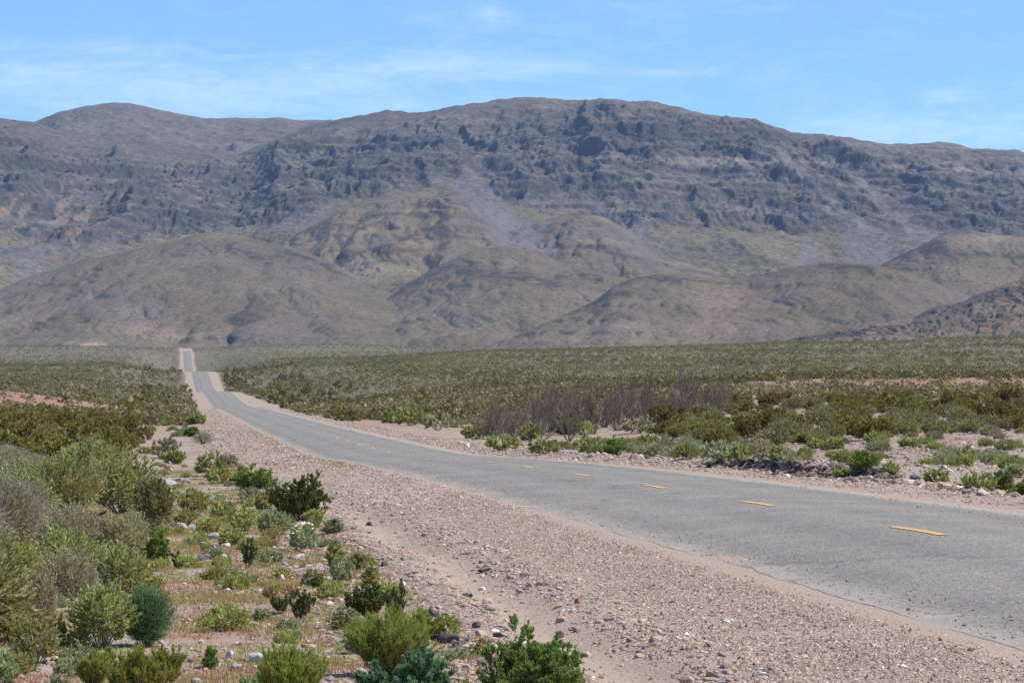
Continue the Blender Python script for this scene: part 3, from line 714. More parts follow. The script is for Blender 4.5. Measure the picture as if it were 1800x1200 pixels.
def children(rng, pts, L, k, lo, spread, lf, up):
    n = len(pts); idx = np.repeat(np.arange(n), k)
    t = rng.uniform(lo, 1.0, len(idx)); seg = pts.shape[1] - 1
    f = np.minimum(t * seg, seg - 1e-4); i = f.astype(int); fr = (f - i)[:, None]
    a = pts[idx, i]; b = pts[idx, i + 1]
    st = a * (1 - fr) + b * fr
    tan = unit(b - a)
    r = rdir(rng, len(idx)); r = unit(r - tan * np.sum(r * tan, 1, keepdims=True))
    ang = np.radians(spread) * rng.uniform(0.5, 1.15, len(idx))[:, None]
    d = tan * np.cos(ang) + r * np.sin(ang); d[:, 2] += up
    d = unit(d)
    LL = L[idx] * lf * rng.uniform(0.6, 1.2, len(idx)) * (1.15 - 0.5 * t)
    return st, d, LL

def tubes(pts, r0, r1, sides=3):
    """pts (B,S,3) -> verts, quads"""
    B, S, _ = pts.shape
    tan = unit(np.gradient(pts, axis=1)); ref = np.array([0.31, 0.17, 0.93])
    a = unit(np.cross(tan, ref)); b = np.cross(tan, a)
    rad = (np.asarray(r0).reshape(-1, 1) * (1 - np.linspace(0, 1, S)) + np.asarray(r1).reshape(-1, 1) * np.linspace(0, 1, S))[..., None]
    ring = []
    for k in range(sides):
        w = 2 * np.pi * k / sides
        ring.append(pts + (a * np.cos(w) + b * np.sin(w)) * rad)
    V = np.stack(ring, 2).reshape(-1, 3)
    bi, si, ki = np.meshgrid(np.arange(B), np.arange(S - 1), np.arange(sides), indexing='ij')
    i0 = (bi * S + si) * sides + ki; i1 = (bi * S + si) * sides + (ki + 1) % sides
    Fq = np.stack([i0, i1, i1 + sides, i0 + sides], -1).reshape(-1, 4)
    return V, Fq

def leaves(rng, pos, dirs, ln, wd, droop=0.0):
    n = len(pos); d = unit(dirs + 0.55 * rdir(rng, n) + np.array([0, 0, 0.25 - droop]))
    s = unit(np.cross(d, rdir(rng, n)))
    l = ln * rng.uniform(0.65, 1.3, n)[:, None]; w = wd * rng.uniform(0.7, 1.25, n)[:, None]
    nrm = np.cross(d, s)
    V = np.stack([pos, pos + d * l * 0.5 + s * w * 0.5 + nrm * w * .15, pos + d * l, pos + d * l * 0.5 - s * w * 0.5 + nrm * w * .15], 1).reshape(-1, 3)
    return V, np.arange(4 * n).reshape(n, 4)

KIND = {
 # dome kinds: rounded lumpy crowns; fan kinds: stems spreading from the root
 'saltbush': dict(dome=1, lobes=16, tw=.13, up=.45, cov=1.85, leaf=(14, .030, .015), bare=.06, cols=[(.245, .285, .115), (.305, .33, .155), (.20, .24, .088), (.35, .36, .19)], stem=(.36, .32, .27), r=.006),
 'grey_twig': dict(dome=1, lobes=18, tw=.15, up=.55, cov=1.25, leaf=(9, .026, .012), bare=.45, cols=[(.285, .28, .18), (.235, .245, .13), (.345, .325, .23)], stem=(.42, .39, .36), r=.005),
 'dark_saltbush': dict(dome=1, lobes=14, tw=.13, up=.45, cov=1.9, leaf=(13, .028, .013), bare=.08, cols=[(.15, .17, .07), (.195, .21, .095), (.24, .245, .125)], stem=(.24, .21, .18), r=.006),
 'mound': dict(dome=1, lobes=14, tw=.16, up=.5, cov=1.7, leaf=(9, .032, .018), bare=.04, cols=[(.255, .295, .095), (.31, .34, .13), (.22, .265, .085), (.355, .37, .17)], stem=(.26, .23, .14), r=.003),
 'pale_mound': dict(dome=1, lobes=14, tw=.16, up=.5, cov=1.7, leaf=(9, .034, .020), bare=.04, cols=[(.235, .285, .165), (.285, .33, .215), (.20, .25, .135)], stem=(.26, .23, .15), r=.003),
 'belt_grey': dict(dome=1, lobes=12, tw=.16, up=.5, cov=1.5, leaf=(8, .10, .05), bare=.15, cols=[(.19, .195, .085), (.235, .235, .125), (.16, .17, .068)], stem=(.36, .33, .29), r=.008),
 'verge_green': dict(dome=1, lobes=12, tw=.18, up=.6, cov=1.6, leaf=(8, .055, .022), bare=.04, cols=[(.17, .21, .07), (.22, .255, .095), (.265, .285, .12)], stem=(.25, .22, .14), r=.004),
 'verge_grey': dict(dome=1, lobes=12, tw=.16, up=.55, cov=1.5, leaf=(8, .055, .024), bare=.2, cols=[(.245, .265, .175), (.30, .31, .22), (.205, .23, .145)], stem=(.37, .34, .30), r=.004),
 'ephedra': dict(dome=1, lobes=11, tw=.22, up=.55, cov=0, leaf=(0, 0, 0), bare=0, cols=[(.095, .175, .085), (.13, .215, .11), (.185, .25, .13)], stem=(.23, .175, .13), r=.004, needle=.0024),
 'broom': dict(n=(95, 10, 5), ang=(58, 20, 20), lf=(.46, .50), leaf=(9, .022, .0042), up=(.45, .35), curv=.05, pw=.7, cols=[(.235, .27, .055), (.28, .30, .075), (.19, .245, .05)], stem=(.18, .17, .07), r=.0022),
 'dark_bush': dict(n=(44, 9, 6), ang=(64, 34, 40), lf=(.34, .40), leaf=(13, .022, .010), up=(.3, .2), curv=.04, pw=.7, cols=[(.07, .10, .028), (.10, .135, .038), (.14, .17, .055)], stem=(.10, .085, .06), r=.003),
 'green_bush': dict(n=(44, 9, 6), ang=(80, 38, 45), lf=(.36, .42), leaf=(14, .026, .009), up=(.25, .2), curv=.05, pw=.6, cols=[(.125, .21, .05), (.17, .26, .07), (.225, .295, .10)], stem=(.18, .15, .09), r=.0025),
 'blue_green': dict(n=(40, 9, 5), ang=(82, 38, 45), lf=(.36, .42), leaf=(13, .028, .013), up=(.25, .2), curv=.05, pw=.6, cols=[(.10, .195, .10), (.14, .24, .135), (.185, .265, .165)], stem=(.18, .15, .10), r=.0025),
 'upright': dict(n=(16, 8, 5), ang=(34, 26, 34), lf=(.28, .42), leaf=(11, .022, .010), up=(.4, .3), curv=.06, pw=.8, cols=[(.075, .105, .04), (.11, .14, .06), (.15, .175, .085)], stem=(.13, .11, .08), r=.0025),
 'dry_clump': dict(n=(40, 6, 3), ang=(60, 25, 25), lf=(.36, .40), leaf=(6, .022, .006), up=(.4, .3), curv=.05, pw=.7, cols=[(.33, .235, .13), (.28, .24, .11), (.37, .265, .165)], stem=(.33, .24, .15), r=.002),
 'creosote': dict(n=(24, 7, 6), ang=(66, 40, 50), lf=(.38, .42), leaf=(8, .10, .055), up=(.2, .12), curv=.06, pw=.65, cols=[(.155, .14, .026), (.195, .178, .036), (.128, .124, .028), (.24, .22, .07)], stem=(.17, .145, .115), r=.007),
 'dead': dict(n=(22, 8, 7), ang=(62, 36, 40), lf=(.42, .42), leaf=(1, .04, .012), up=(.25, .15), curv=.06, pw=.7, cols=[(.21, .15, .105), (.24, .18, .13)], stem=(.265, .21, .145), r=.009),
}

def dome_arrays(kind, W, H, seed, ls, dens):
    k = KIND[kind]; rng = np.random.default_rng(seed)
    nl, ln, wd = k['leaf']
    area = 2 * np.pi * (W / 2) * (0.35 * W / 2 + 0.75 * H)
    if nl:
        N = k['cov'] * area / (0.5 * ln * wd * ls * ls); N = min(max(N * min(1.3, .75 + .15 * dens), 500), 30000); K = int(N / nl)
    else: K = int(1500 * dens)
    Kb = int(K * k['bare']); K += Kb
    z = rng.uniform(-.72, 1, K); a = rng.uniform(0, 2 * np.pi, K); rr = np.sqrt(np.maximum(1 - z * z, 0))
    u = np.stack([rr * np.cos(a), rr * np.sin(a), z], 1)
    nL = k['lobes']; zc = rng.uniform(-.5, 1, nL); ac = rng.uniform(0, 2 * np.pi, nL); rc = np.sqrt(1 - zc * zc)
    cdir = np.stack([rc * np.cos(ac), rc * np.sin(ac), zc], 1)
    ang = np.arccos(np.clip(u @ cdir.T, -1, 1)); sig = rng.uniform(.28, .5, nL); hh = rng.uniform(.45, 1.0, nL)
    lob = np.max(np.exp(-(ang / sig) ** 2) * hh, 1)
    R = .74 + .36 * lob
    dpt = .38 + .62 * rng.uniform(0, 1, K) ** .5; out = rng.uniform(0, 1, K) < (.16 if k.get('needle') else .08); dpt[out] *= rng.uniform(1.08, 1.28, out.sum())
    sc = np.array([W / 2, W / 2, H])
    tip = u * (R * dpt)[:, None] * np.array([W / 2, W / 2, .56 * H]); tip[:, 2] += .44 * H
    d = unit(u + np.array([0, 0, k['up']]) + .55 * rdir(rng, K))
    tl = k['tw'] * (.5 * W + .5 * H) * rng.uniform(.6, 1.2, K)
    st = tip - d * tl[:, None]; st[:, 2] = np.maximum(st[:, 2], 0.0)
    tw = grow(rng, st, unit(tip - st + 1e-6), np.linalg.norm(tip - st, axis=1), .0, .10, 2)
    m = int(22 + 10 * min(3, dens))
    pk = rng.integers(0, K, m); e = st[pk]
    t = np.linspace(0, 1, 5)[None, :, None]; b0 = rng.normal(0, .018 * W, (m, 3)); b0[:, 2] = -.02
    mid = e * np.array([.62, .62, .35])
    stem = b0[:, None] * (1 - t) ** 2 + mid[:, None] * 2 * t * (1 - t) + e[:, None] * t * t
    return k, rng, stem, tw, Kb

def plant_arrays(kind, W, H, seed, dens=1.0, leafscale=1.0, seg=3):
    k = KIND[kind]; rng = np.random.default_rng(seed)
    n0 = max(5, int(k['n'][0] * dens ** .5)); n1 = k['n'][1]; n2 = max(2, int(k['n'][2] * dens ** .5))
    st, d = stems_fan(rng, n0, k['ang'][0], k['pw'])
    # lopsided crown: a few directions grow further than others
    az = np.arctan2(d[:, 1], d[:, 0]); ph = rng.uniform(0, 6.28, 3)
    lob = 1 + 0.14 * np.sin(az * 2 + ph[0]) + 0.10 * np.sin(az * 3 + ph[1]) + 0.08 * np.sin(az * 5 + ph[2])
    L = lob * rng.uniform(0.68, 1.04, n0)
    p0 = grow(rng, st, d, L, k['curv'], 0.10, seg)
    s1, d1, L1 = children(rng, p0, L, n1, 0.28, k['ang'][1], k['lf'][0], k['up'][0]); p1 = grow(rng, s1, d1, L1, k['curv'], 0.10, seg)
    s2, d2, L2 = children(rng, p1, L1, n2, 0.25, k['ang'][2], k['lf'][1], k['up'][1]); p2 = grow(rng, s2, d2, L2, 0.05, 0.08, 2)
    tips = p2[:, -1]
    rx = np.percentile(np.hypot(tips[:, 0], tips[:, 1]), 93); rz = np.percentile(tips[:, 2], 99.6)
    sc = np.array([W / 2 / rx, W / 2 / rx, H / rz])
    P = [p0 * sc, p1 * sc, p2 * sc]
    for q in P: q[..., 2] = np.maximum(q[..., 2], -0.02 + 0.0 * q[..., 2])
    return k, rng, P

def leaf_set(k, rng, q, cols, leafscale):
    m, ln, wd = k['leaf']
    idx = np.repeat(np.arange(len(q)), m); t = rng.uniform(0.1, 1.0, len(idx)); S = q.shape[1] - 1
    f = np.minimum(t * S, S - 1e-4); i = f.astype(int); fr = (f - i)[:, None]
    pos = q[idx, i] * (1 - fr) + q[idx, i + 1] * fr
    tan = unit(q[idx, i + 1] - q[idx, i])
    V, Q = leaves(rng, pos, tan, ln * leafscale, wd * leafscale)
    tone = rng.integers(0, len(cols), len(q))
    c = cols[tone][idx] * rng.uniform(.85, 1.15, (len(idx), 1))
    dry = rng.uniform(0, 1, len(idx)) < 0.05
    c[dry] = np.array((.33, .27, .17))
    return V, Q, np.repeat(c, 4, 0)

def build_plant(kind, W, H, seed, dens=1.0, leafscale=1.0, thick=1.0):
    """returns (foliage verts, faces, colours), (stem verts, faces, colours)"""
    if KIND[kind].get('dome'):
        k, rng, stem, tw, Kb = dome_arrays(kind, W, H, seed, leafscale, dens)
        r = k['r'] * thick * (0.5 + 0.5 * min(2.0, max(W, H))); sc = np.array(k['stem']); cols = np.array(k['cols'])
        V, Q = tubes(stem, np.full(len(stem), r), np.full(len(stem), r * .4), 4)
        c = np.repeat(sc * rng.uniform(.7, 1.2, (len(stem), 1)), len(V) // len(stem), 0)
        if Kb:
            bt = tw[:Kb].copy(); bt[:, 1:] = bt[:, :1] + (bt[:, 1:] - bt[:, :1]) * 1.45
            V2, Q2 = tubes(bt, np.full(Kb, r * .42), np.full(Kb, r * .2), 3)
            c2 = np.repeat(sc * rng.uniform(.8, 1.25, (Kb, 1)), len(V2) // Kb, 0)
            Q = np.concatenate([Q, Q2 + len(V)]); V = np.concatenate([V, V2]); c = np.concatenate([c, c2])
        stemout = (V, Q, c)
        if k.get('needle'):
            V, Q = tubes(tw, np.full(len(tw), k['needle'] * thick), np.full(len(tw), k['needle'] * .5 * thick), 3)
            c = cols[rng.integers(0, len(cols), len(tw))] * rng.uniform(.8, 1.2, (len(tw), 1))
            return (V, Q, np.repeat(c, len(V) // len(tw), 0)), stemout
        q = tw[Kb:]; return leaf_set(k, rng, q, cols, leafscale), stemout
    k, rng, P = plant_arrays(kind, W, H, seed, dens, leafscale)
    cols = np.array(k['cols']); sc = np.array(k['stem']); r = k['r'] * thick * (0.6 + 0.5 * min(2.0, max(W, H)))
    SV = []; SF = []; SC = []; nv = 0
    for lev, (q, f) in enumerate(zip(P, (1.0, .55, .3))):
        if lev == 2 and k.get('needle'): continue
        V, Q = tubes(q, np.full(len(q), r * f), np.full(len(q), r * f * .5), 4 if lev == 0 else 3)
        c = sc * rng.uniform(0.75, 1.25, (len(q), 1)); per = len(V) // len(q)
        SV.append(V); SF.append(Q + nv); SC.append(np.repeat(c, per, 0)); nv += len(V)
    stem = (np.concatenate(SV), np.concatenate(SF), np.concatenate(SC))
    if k.get('needle'):
        q = np.concatenate([P[2], P[2] + rng.normal(0, .012 * W, (len(P[2]), 1, 3))])
        V, Q = tubes(q, np.full(len(q), k['needle'] * thick), np.full(len(q), k['needle'] * .5 * thick), 3)
        c = cols[rng.integers(0, len(cols), len(q))] * rng.uniform(.8, 1.2, (len(q), 1))
        return (V, Q, np.repeat(c, len(V) // len(q), 0)), stem
    return leaf_set(k, rng, P[2], cols, leafscale), stem

def mesh_parts(kind, W, H, seed, dens=1.0, leafscale=1.0, thick=1.0):
    fo, st = build_plant(kind, W, H, seed, dens, leafscale, thick)
    ms = make_mesh('stem', st[0], [st[1]], st[2], [BARK])
    mf = make_mesh('foliage', fo[0], [fo[1]], fo[2], [LEAF]) if fo else None
    return mf, ms

def mesh_whole(name, kind, W, H, seed, dens=1.0, leafscale=1.0, thick=1.0):
    fo, st = build_plant(kind, W, H, seed, dens, leafscale, thick)
    V = np.concatenate([st[0], fo[0]]); nf = len(fo[1])
    return make_mesh(name, V, [np.concatenate([st[1], fo[1] + len(st[0])])], np.concatenate([st[2], fo[2]]), [BARK, LEAF], False,
                     np.concatenate([np.zeros(len(st[1])), np.ones(nf)]))

def add_flowers(root, W, H, seed, n, col, size):
    rng = np.random.default_rng(seed); me = None
    for i in range(n):
        a = rng.uniform(0, 6.28); e = rng.uniform(.3, 1.4)
        if me is None:
            az = np.linspace(0, 2 * np.pi, 13)[:12]; rad = np.where(np.arange(12) % 2 == 0, 1.0, .55)
            V = np.concatenate([[[0, 0, .3]], np.stack([np.cos(az) * rad, np.sin(az) * rad, 0 * az], 1)]) * size
            Fq = np.array([[0, 1 + k, 1 + (k + 1) % 12] for k in range(12)])
            me = make_mesh('flower', V, [Fq], np.tile(np.array(col), (13, 1)), [LEAF])
        o = add_obj('flower', me, root)
        o.location = (W / 2 * math.cos(a) * math.cos(e), W / 2 * math.sin(a) * math.cos(e), H * (.3 + .74 * math.sin(e)))
        o.rotation_euler = (rng.uniform(-.6, .6), rng.uniform(-.6, .6), 0)

def put(name, kind, px, py, w, h, label, cat='shrub', group=None, dens=1.0, seed=None, flowers=None, sink=0.02, Y=None):
    """plant standing at the ground point seen at (px, py), w x h photo pixels across"""
    X, Yg = gp(px, py) if Y is None else ((px - 900) / F * Y, Y)
    W = w / F * Yg; H = h / F * Yg
    sd = seed if seed is not None else int(px * 7 + py * 13)
    ls = max(1.0, Yg / 30.0) ** .9
    mf, ms = mesh_parts(kind, W, H, sd, dens / max(1, ls ** .8), ls, max(1.0, Yg / 40.0) ** .6)
    root = bpy.data.objects.new(name, None); C.objects.link(root)
    root.empty_display_size = .1
    root.location = (X, Yg, float(zground(X, Yg)) - sink); root.rotation_euler = (0, 0, (sd % 63) / 10)
    root['label'] = label; root['category'] = cat
    if group: root['group'] = group
    if mf: add_obj('foliage', mf, root)
    add_obj('stem', ms, root)
    if flowers: add_flowers(root, W, H, sd, flowers[0], flowers[1], flowers[2] * ls)
    return root

def near_plants():
    # --- the grey green saltbush thicket at the left
    P = put
    P('saltbush', 'saltbush', 95, 912, 200, 128, 'broad grey green saltbush mound left of the tall pale-topped saltbush', dens=2.6)
    P('saltbush', 'saltbush', 212, 905, 165, 118, 'rounded grey green saltbush mound just left of the darker saltbush', dens=2.4)
    P('saltbush', 'saltbush', 168, 872, 130, 112, 'tallest saltbush of the thicket with a pale yellowish top', dens=2.2)
    P('saltbush', 'saltbush', 20, 862, 110, 70, 'yellowish green saltbush behind the thicket at the left edge', dens=1.6)
    P('saltbush', 'dark_saltbush', 274, 930, 92, 108, 'dark grey green saltbush at the right end of the thicket beside red soil', dens=2.2)
    P('saltbush', 'grey_twig', 40, 968, 130, 98, 'twiggy grey saltbush at the left edge above the yellow green bush', dens=1.8)
    P('saltbush', 'grey_twig', 128, 985, 150, 112, 'twiggy pale grey saltbush in the middle of the thicket', dens=2.2)
    P('saltbush', 'grey_twig', 212, 985, 120, 100, 'twiggy greyish saltbush left of the small bright green bush', dens=2.0)
    P('saltbush', 'saltbush', 215, 1042, 130, 95, 'grey green saltbush directly behind the round ephedra', dens=2.0)
    P('saltbush', 'grey_twig', 120, 1062, 150, 108, 'greyish saltbush with dry brown twigs left of the ephedra', dens=2.0)
    P('rabbitbrush', 'green_bush', 272, 985, 50, 62, 'small bright green bush between the dark saltbush and red grass', dens=1.3)
    P('rabbitbrush', 'mound', 34, 1025, 100, 85, 'yellow green leafy bush at the left edge of the thicket', dens=1.6)
    P('saltbush', 'dark_saltbush', 18, 1128, 80, 125, 'dark leafy saltbush with larger leaves at the left edge', dens=1.6)
    P('saltbush', 'grey_twig', 75, 1100, 80, 110, 'bare twiggy grey saltbush beside the dark leafy saltbush', dens=1.3)
    P('saltbush', 'saltbush', 180, 1138, 130, 132, 'sandy green saltbush leaning against the left side of the ephedra', dens=2.4)
    P('ephedra', 'ephedra', 258, 1134, 116, 122, 'round blue green ephedra with a dark woody base', 'shrub', dens=2.6)
    P('ephedra', 'ephedra', 356, 781, 52, 30, 'dark round ephedra on red soil beside the far gravel shoulder', 'shrub', dens=1.2)
    # --- between thicket and shoulder
    P('rabbitbrush', 'green_bush', 340, 767, 30, 15, 'small bright green bush touching the dark far ephedra')
    P('rabbitbrush', 'verge_green', 345, 746, 36, 18, 'low green bush on red soil above the dark far ephedra')
    P('saltbush', 'verge_grey', 292, 805, 55, 38, 'pale grey saltbush at the end of the creosote row by the sandy patch')
    P('saltbush', 'verge_green', 305, 815, 40, 20, 'low green bush in front of the pale grey saltbush')
    P('rabbitbrush', 'verge_green', 372, 836, 66, 44, 'soft hazy green bush right of the scattered white stones', dens=1.4)
    P('saltbush', 'verge_grey', 402, 822, 34, 20, 'small grey bush on the gravel edge behind the soft green bush')
    P('brittlebush', 'mound', 386, 850, 56, 34, 'yellow green mound in front of the soft hazy green bush', dens=1.2)
    P('rabbitbrush', 'green_bush', 452, 860, 76, 42, 'low dark green bush behind the tall dark bush on the shoulder edge', dens=1.4)
    P('rabbitbrush', 'green_bush', 424, 846, 40, 24, 'small green bush left of the low dark green bush')
    P('creosote_bush', 'dark_bush', 530, 916, 96, 82, 'dark green fan shaped creosote bush at the gravel edge', 'shrub', dens=2.6)
    P('brittlebush', 'pale_mound', 482, 940, 80, 48, 'grey green brittlebush left of the white flowered brittlebush', dens=1.5)
    P('brittlebush', 'mound', 428, 934, 62, 48, 'yellow green brittlebush left of the grey green brittlebush', dens=1.4)
    P('brittlebush', 'pale_mound', 534, 968, 64, 52, 'brittlebush with white flower heads in front of the dark creosote', dens=1.6, flowers=(34, (.70, .70, .62), .017))
    P('brittlebush', 'mound', 552, 922, 46, 30, 'low yellow green mound between the dark creosote and the gravel', dens=1.2)
    P('saltbush', 'verge_grey', 586, 936, 36, 26, 'small grey bush on the edge of the gravel right of the white flowered brittlebush')
    P('brittlebush', 'mound', 468, 900, 58, 40, 'pale yellow green mound just left of the dark creosote', dens=1.2)
    P('brittlebush', 'pale_mound', 440, 884, 50, 30, 'grey green mound behind the pale yellow green mound')
    P('brittlebush', 'mound', 392, 912, 56, 38, 'yellowish mound in the middle of the low herbs')
    P('brittlebush', 'mound', 344, 900, 66, 40, 'yellow green herb mound nearest the scattered white stones')
    P('brittlebush', 'mound', 326, 925, 52, 34, 'low yellow green herb mound beside the dark saltbush')
    P('brittlebush', 'mound', 366, 938, 60, 34, 'yellow green herb mound behind the row of pale stones', dens=1.1)
    P('brittlebush', 'mound', 406, 960, 58, 36, 'yellow green mound right of the row of pale stones', dens=1.1)
    P('dry_clump', 'dry_clump', 478, 958, 38, 38, 'brown dry stemmed clump beside the white flowered brittlebush', 'dry plant')
    P('creosote_bush', 'upright', 434, 1000, 34, 56, 'small upright dark creosote seedling among pale stones', 'shrub')
    P('creosote_bush', 'upright', 315, 999, 26, 30, 'tiny dark green upright bush on red grass by the thicket', 'shrub')
    P('brittlebush', 'pale_mound', 478, 992, 52, 30, 'low grey green clump right of the upright creosote seedling')
    P('brittlebush', 'mound', 496, 1018, 44, 24, 'low yellowish clump below the grey green clump')
    P('brittlebush', 'pale_mound', 546, 1030, 42, 34, 'grey green clump above the reddish grass patch')
    P('brittlebush', 'verge_green', 588, 1008, 34, 60, 'tall thin pale green weed by the shoulder edge', dens=.7)
    P('brittlebush', 'pale_mound', 604, 1022, 52, 44, 'grey green leafy clump under the tall thin weed')
    P('brittlebush', 'verge_green', 628, 1002, 36, 30, 'small green clump on the gravel edge beside a dark stone')
    P('brittlebush', 'verge_green', 654, 1034, 34, 42, 'small upright green clump standing in the shoulder rubble')
    P('creosote_bush', 'upright', 530, 1094, 38, 60, 'dark upright creosote seedling in the red grass', 'shrub')
    P('creosote_bush', 'upright', 494, 1078, 34, 34, 'smaller dark creosote seedling left of the upright one', 'shrub')
    P('brittlebush', 'pale_mound', 460, 1092, 34, 26, 'small grey green clump left of the creosote seedlings')
    P('dry_clump', 'dry_clump', 474, 1052, 22, 24, 'small yellowish dry clump above the creosote seedlings', 'dry plant')
    P('brittlebush', 'green_bush', 560, 1032, 26, 22, 'tiny bright green bush among white stones')
    P('brittlebush', 'pale_mound', 519, 1124, 26, 20, 'tiny blue grey clump in the reddish grass')
    P('brittlebush', 'pale_mound', 606, 1106, 60, 44, 'grey green bush left of the yellow green broom', dens=1.3)
    P('brittlebush', 'pale_mound', 622, 1148, 46, 46, 'grey green bush below another and touching the yellow green broom', dens=1.2)
    P('creosote_bush', 'dark_bush', 645, 1086, 62, 60, 'dark grey green bush behind the yellow green broom', 'shrub', dens=1.3)
    P('creosote_bush', 'upright', 692, 1092, 40, 76, 'tall narrow dark green bush behind the yellow green broom', 'shrub', dens=1.2)
    P('snakeweed', 'broom', 690, 1188, 138, 118, 'large yellow green broom like snakeweed in the foreground', dens=3.0)
    P('snakeweed', 'broom', 742, 1128, 60, 60, 'narrow green broom like tuft right of the large snakeweed', dens=1.2)
    P('brittlebush', 'mound', 786, 1122, 58, 50, 'pale yellow green bush behind the dark boulder', dens=1.4)
    P('rabbitbrush', 'blue_green', 738, 1232, 112, 92, 'blue green leafy bush at the bottom right of the snakeweed', dens=2.2)
    P('rabbitbrush', 'blue_green', 655, 1222, 72, 58, 'blue green bush at the bottom left of the snakeweed', dens=1.5)
    P('rabbitbrush', 'green_bush', 932, 1225, 156, 126, 'large vivid green bush in the foreground at the edge of the track', dens=3.0)
    P('brittlebush', 'mound', 846, 1152, 46, 36, 'sparse pale green weed left of the vivid green bush', dens=.6)
    P('brittlebush', 'mound', 815, 1218, 50, 30, 'low green weed between the blue green and vivid green bushes', dens=.7)
    P('snakeweed', 'broom', 512, 1232, 104, 100, 'green broom like bush at the bottom edge beside a red stone', dens=2.2)
    P('snakeweed', 'broom', 545, 1206, 56, 66, 'thin green broom tuft behind the bottom edge broom', dens=1.0)
    P('brittlebush', 'green_bush', 372, 1176, 20, 40, 'thin green seedling on red grass left of the long pale stone', dens=.5)
    P('brittlebush', 'pale_mound', 358, 1094, 16, 14, 'tiny grey green clump above the big white stone')
    P('snakeweed', 'broom', 166, 1208, 48, 66, 'small yellow green broom at the bottom left beside pebbles', dens=1.1)
    P('snakeweed', 'broom', 186, 1184, 26, 48, 'thin yellow green broom in front of the sandy green saltbush', dens=.8)
    P('snakeweed', 'broom', 246, 1226, 104, 92, 'wide yellow green broom in front of the ephedra', dens=1.8)
    P('snakeweed', 'broom', 290, 1192, 46, 60, 'thin leaning green broom right of the wide broom', dens=.8)
    P('brittlebush', 'mound', 92, 1134, 74, 62, 'yellow green herb clump beside the orange stone', dens=1.2)
    P('brittlebush', 'mound', 135, 1140, 60, 42, 'yellow green herb clump in front of the sandy green saltbush', dens=1.0)
    P('saltbush', 'saltbush', 62, 1168, 110, 96, 'low spreading saltbush above the orange stone at the left edge', dens=1.6)
    P('saltbush', 'saltbush', 118, 1020, 150, 100, 'full grey green saltbush between the twiggy bushes in the thicket centre', dens=2.0)
    P('brittlebush', 'pale_mound', 8, 1205, 60, 70, 'blue grey leafy bush in the bottom left corner', dens=1.3)
    P('brittlebush', 'pale_mound', 104, 1224, 52, 46, 'grey green grassy clump at the bottom edge', dens=1.0)
    # --- right of the road, along the rubble edge
    G = 'shrubs along the far road edge'
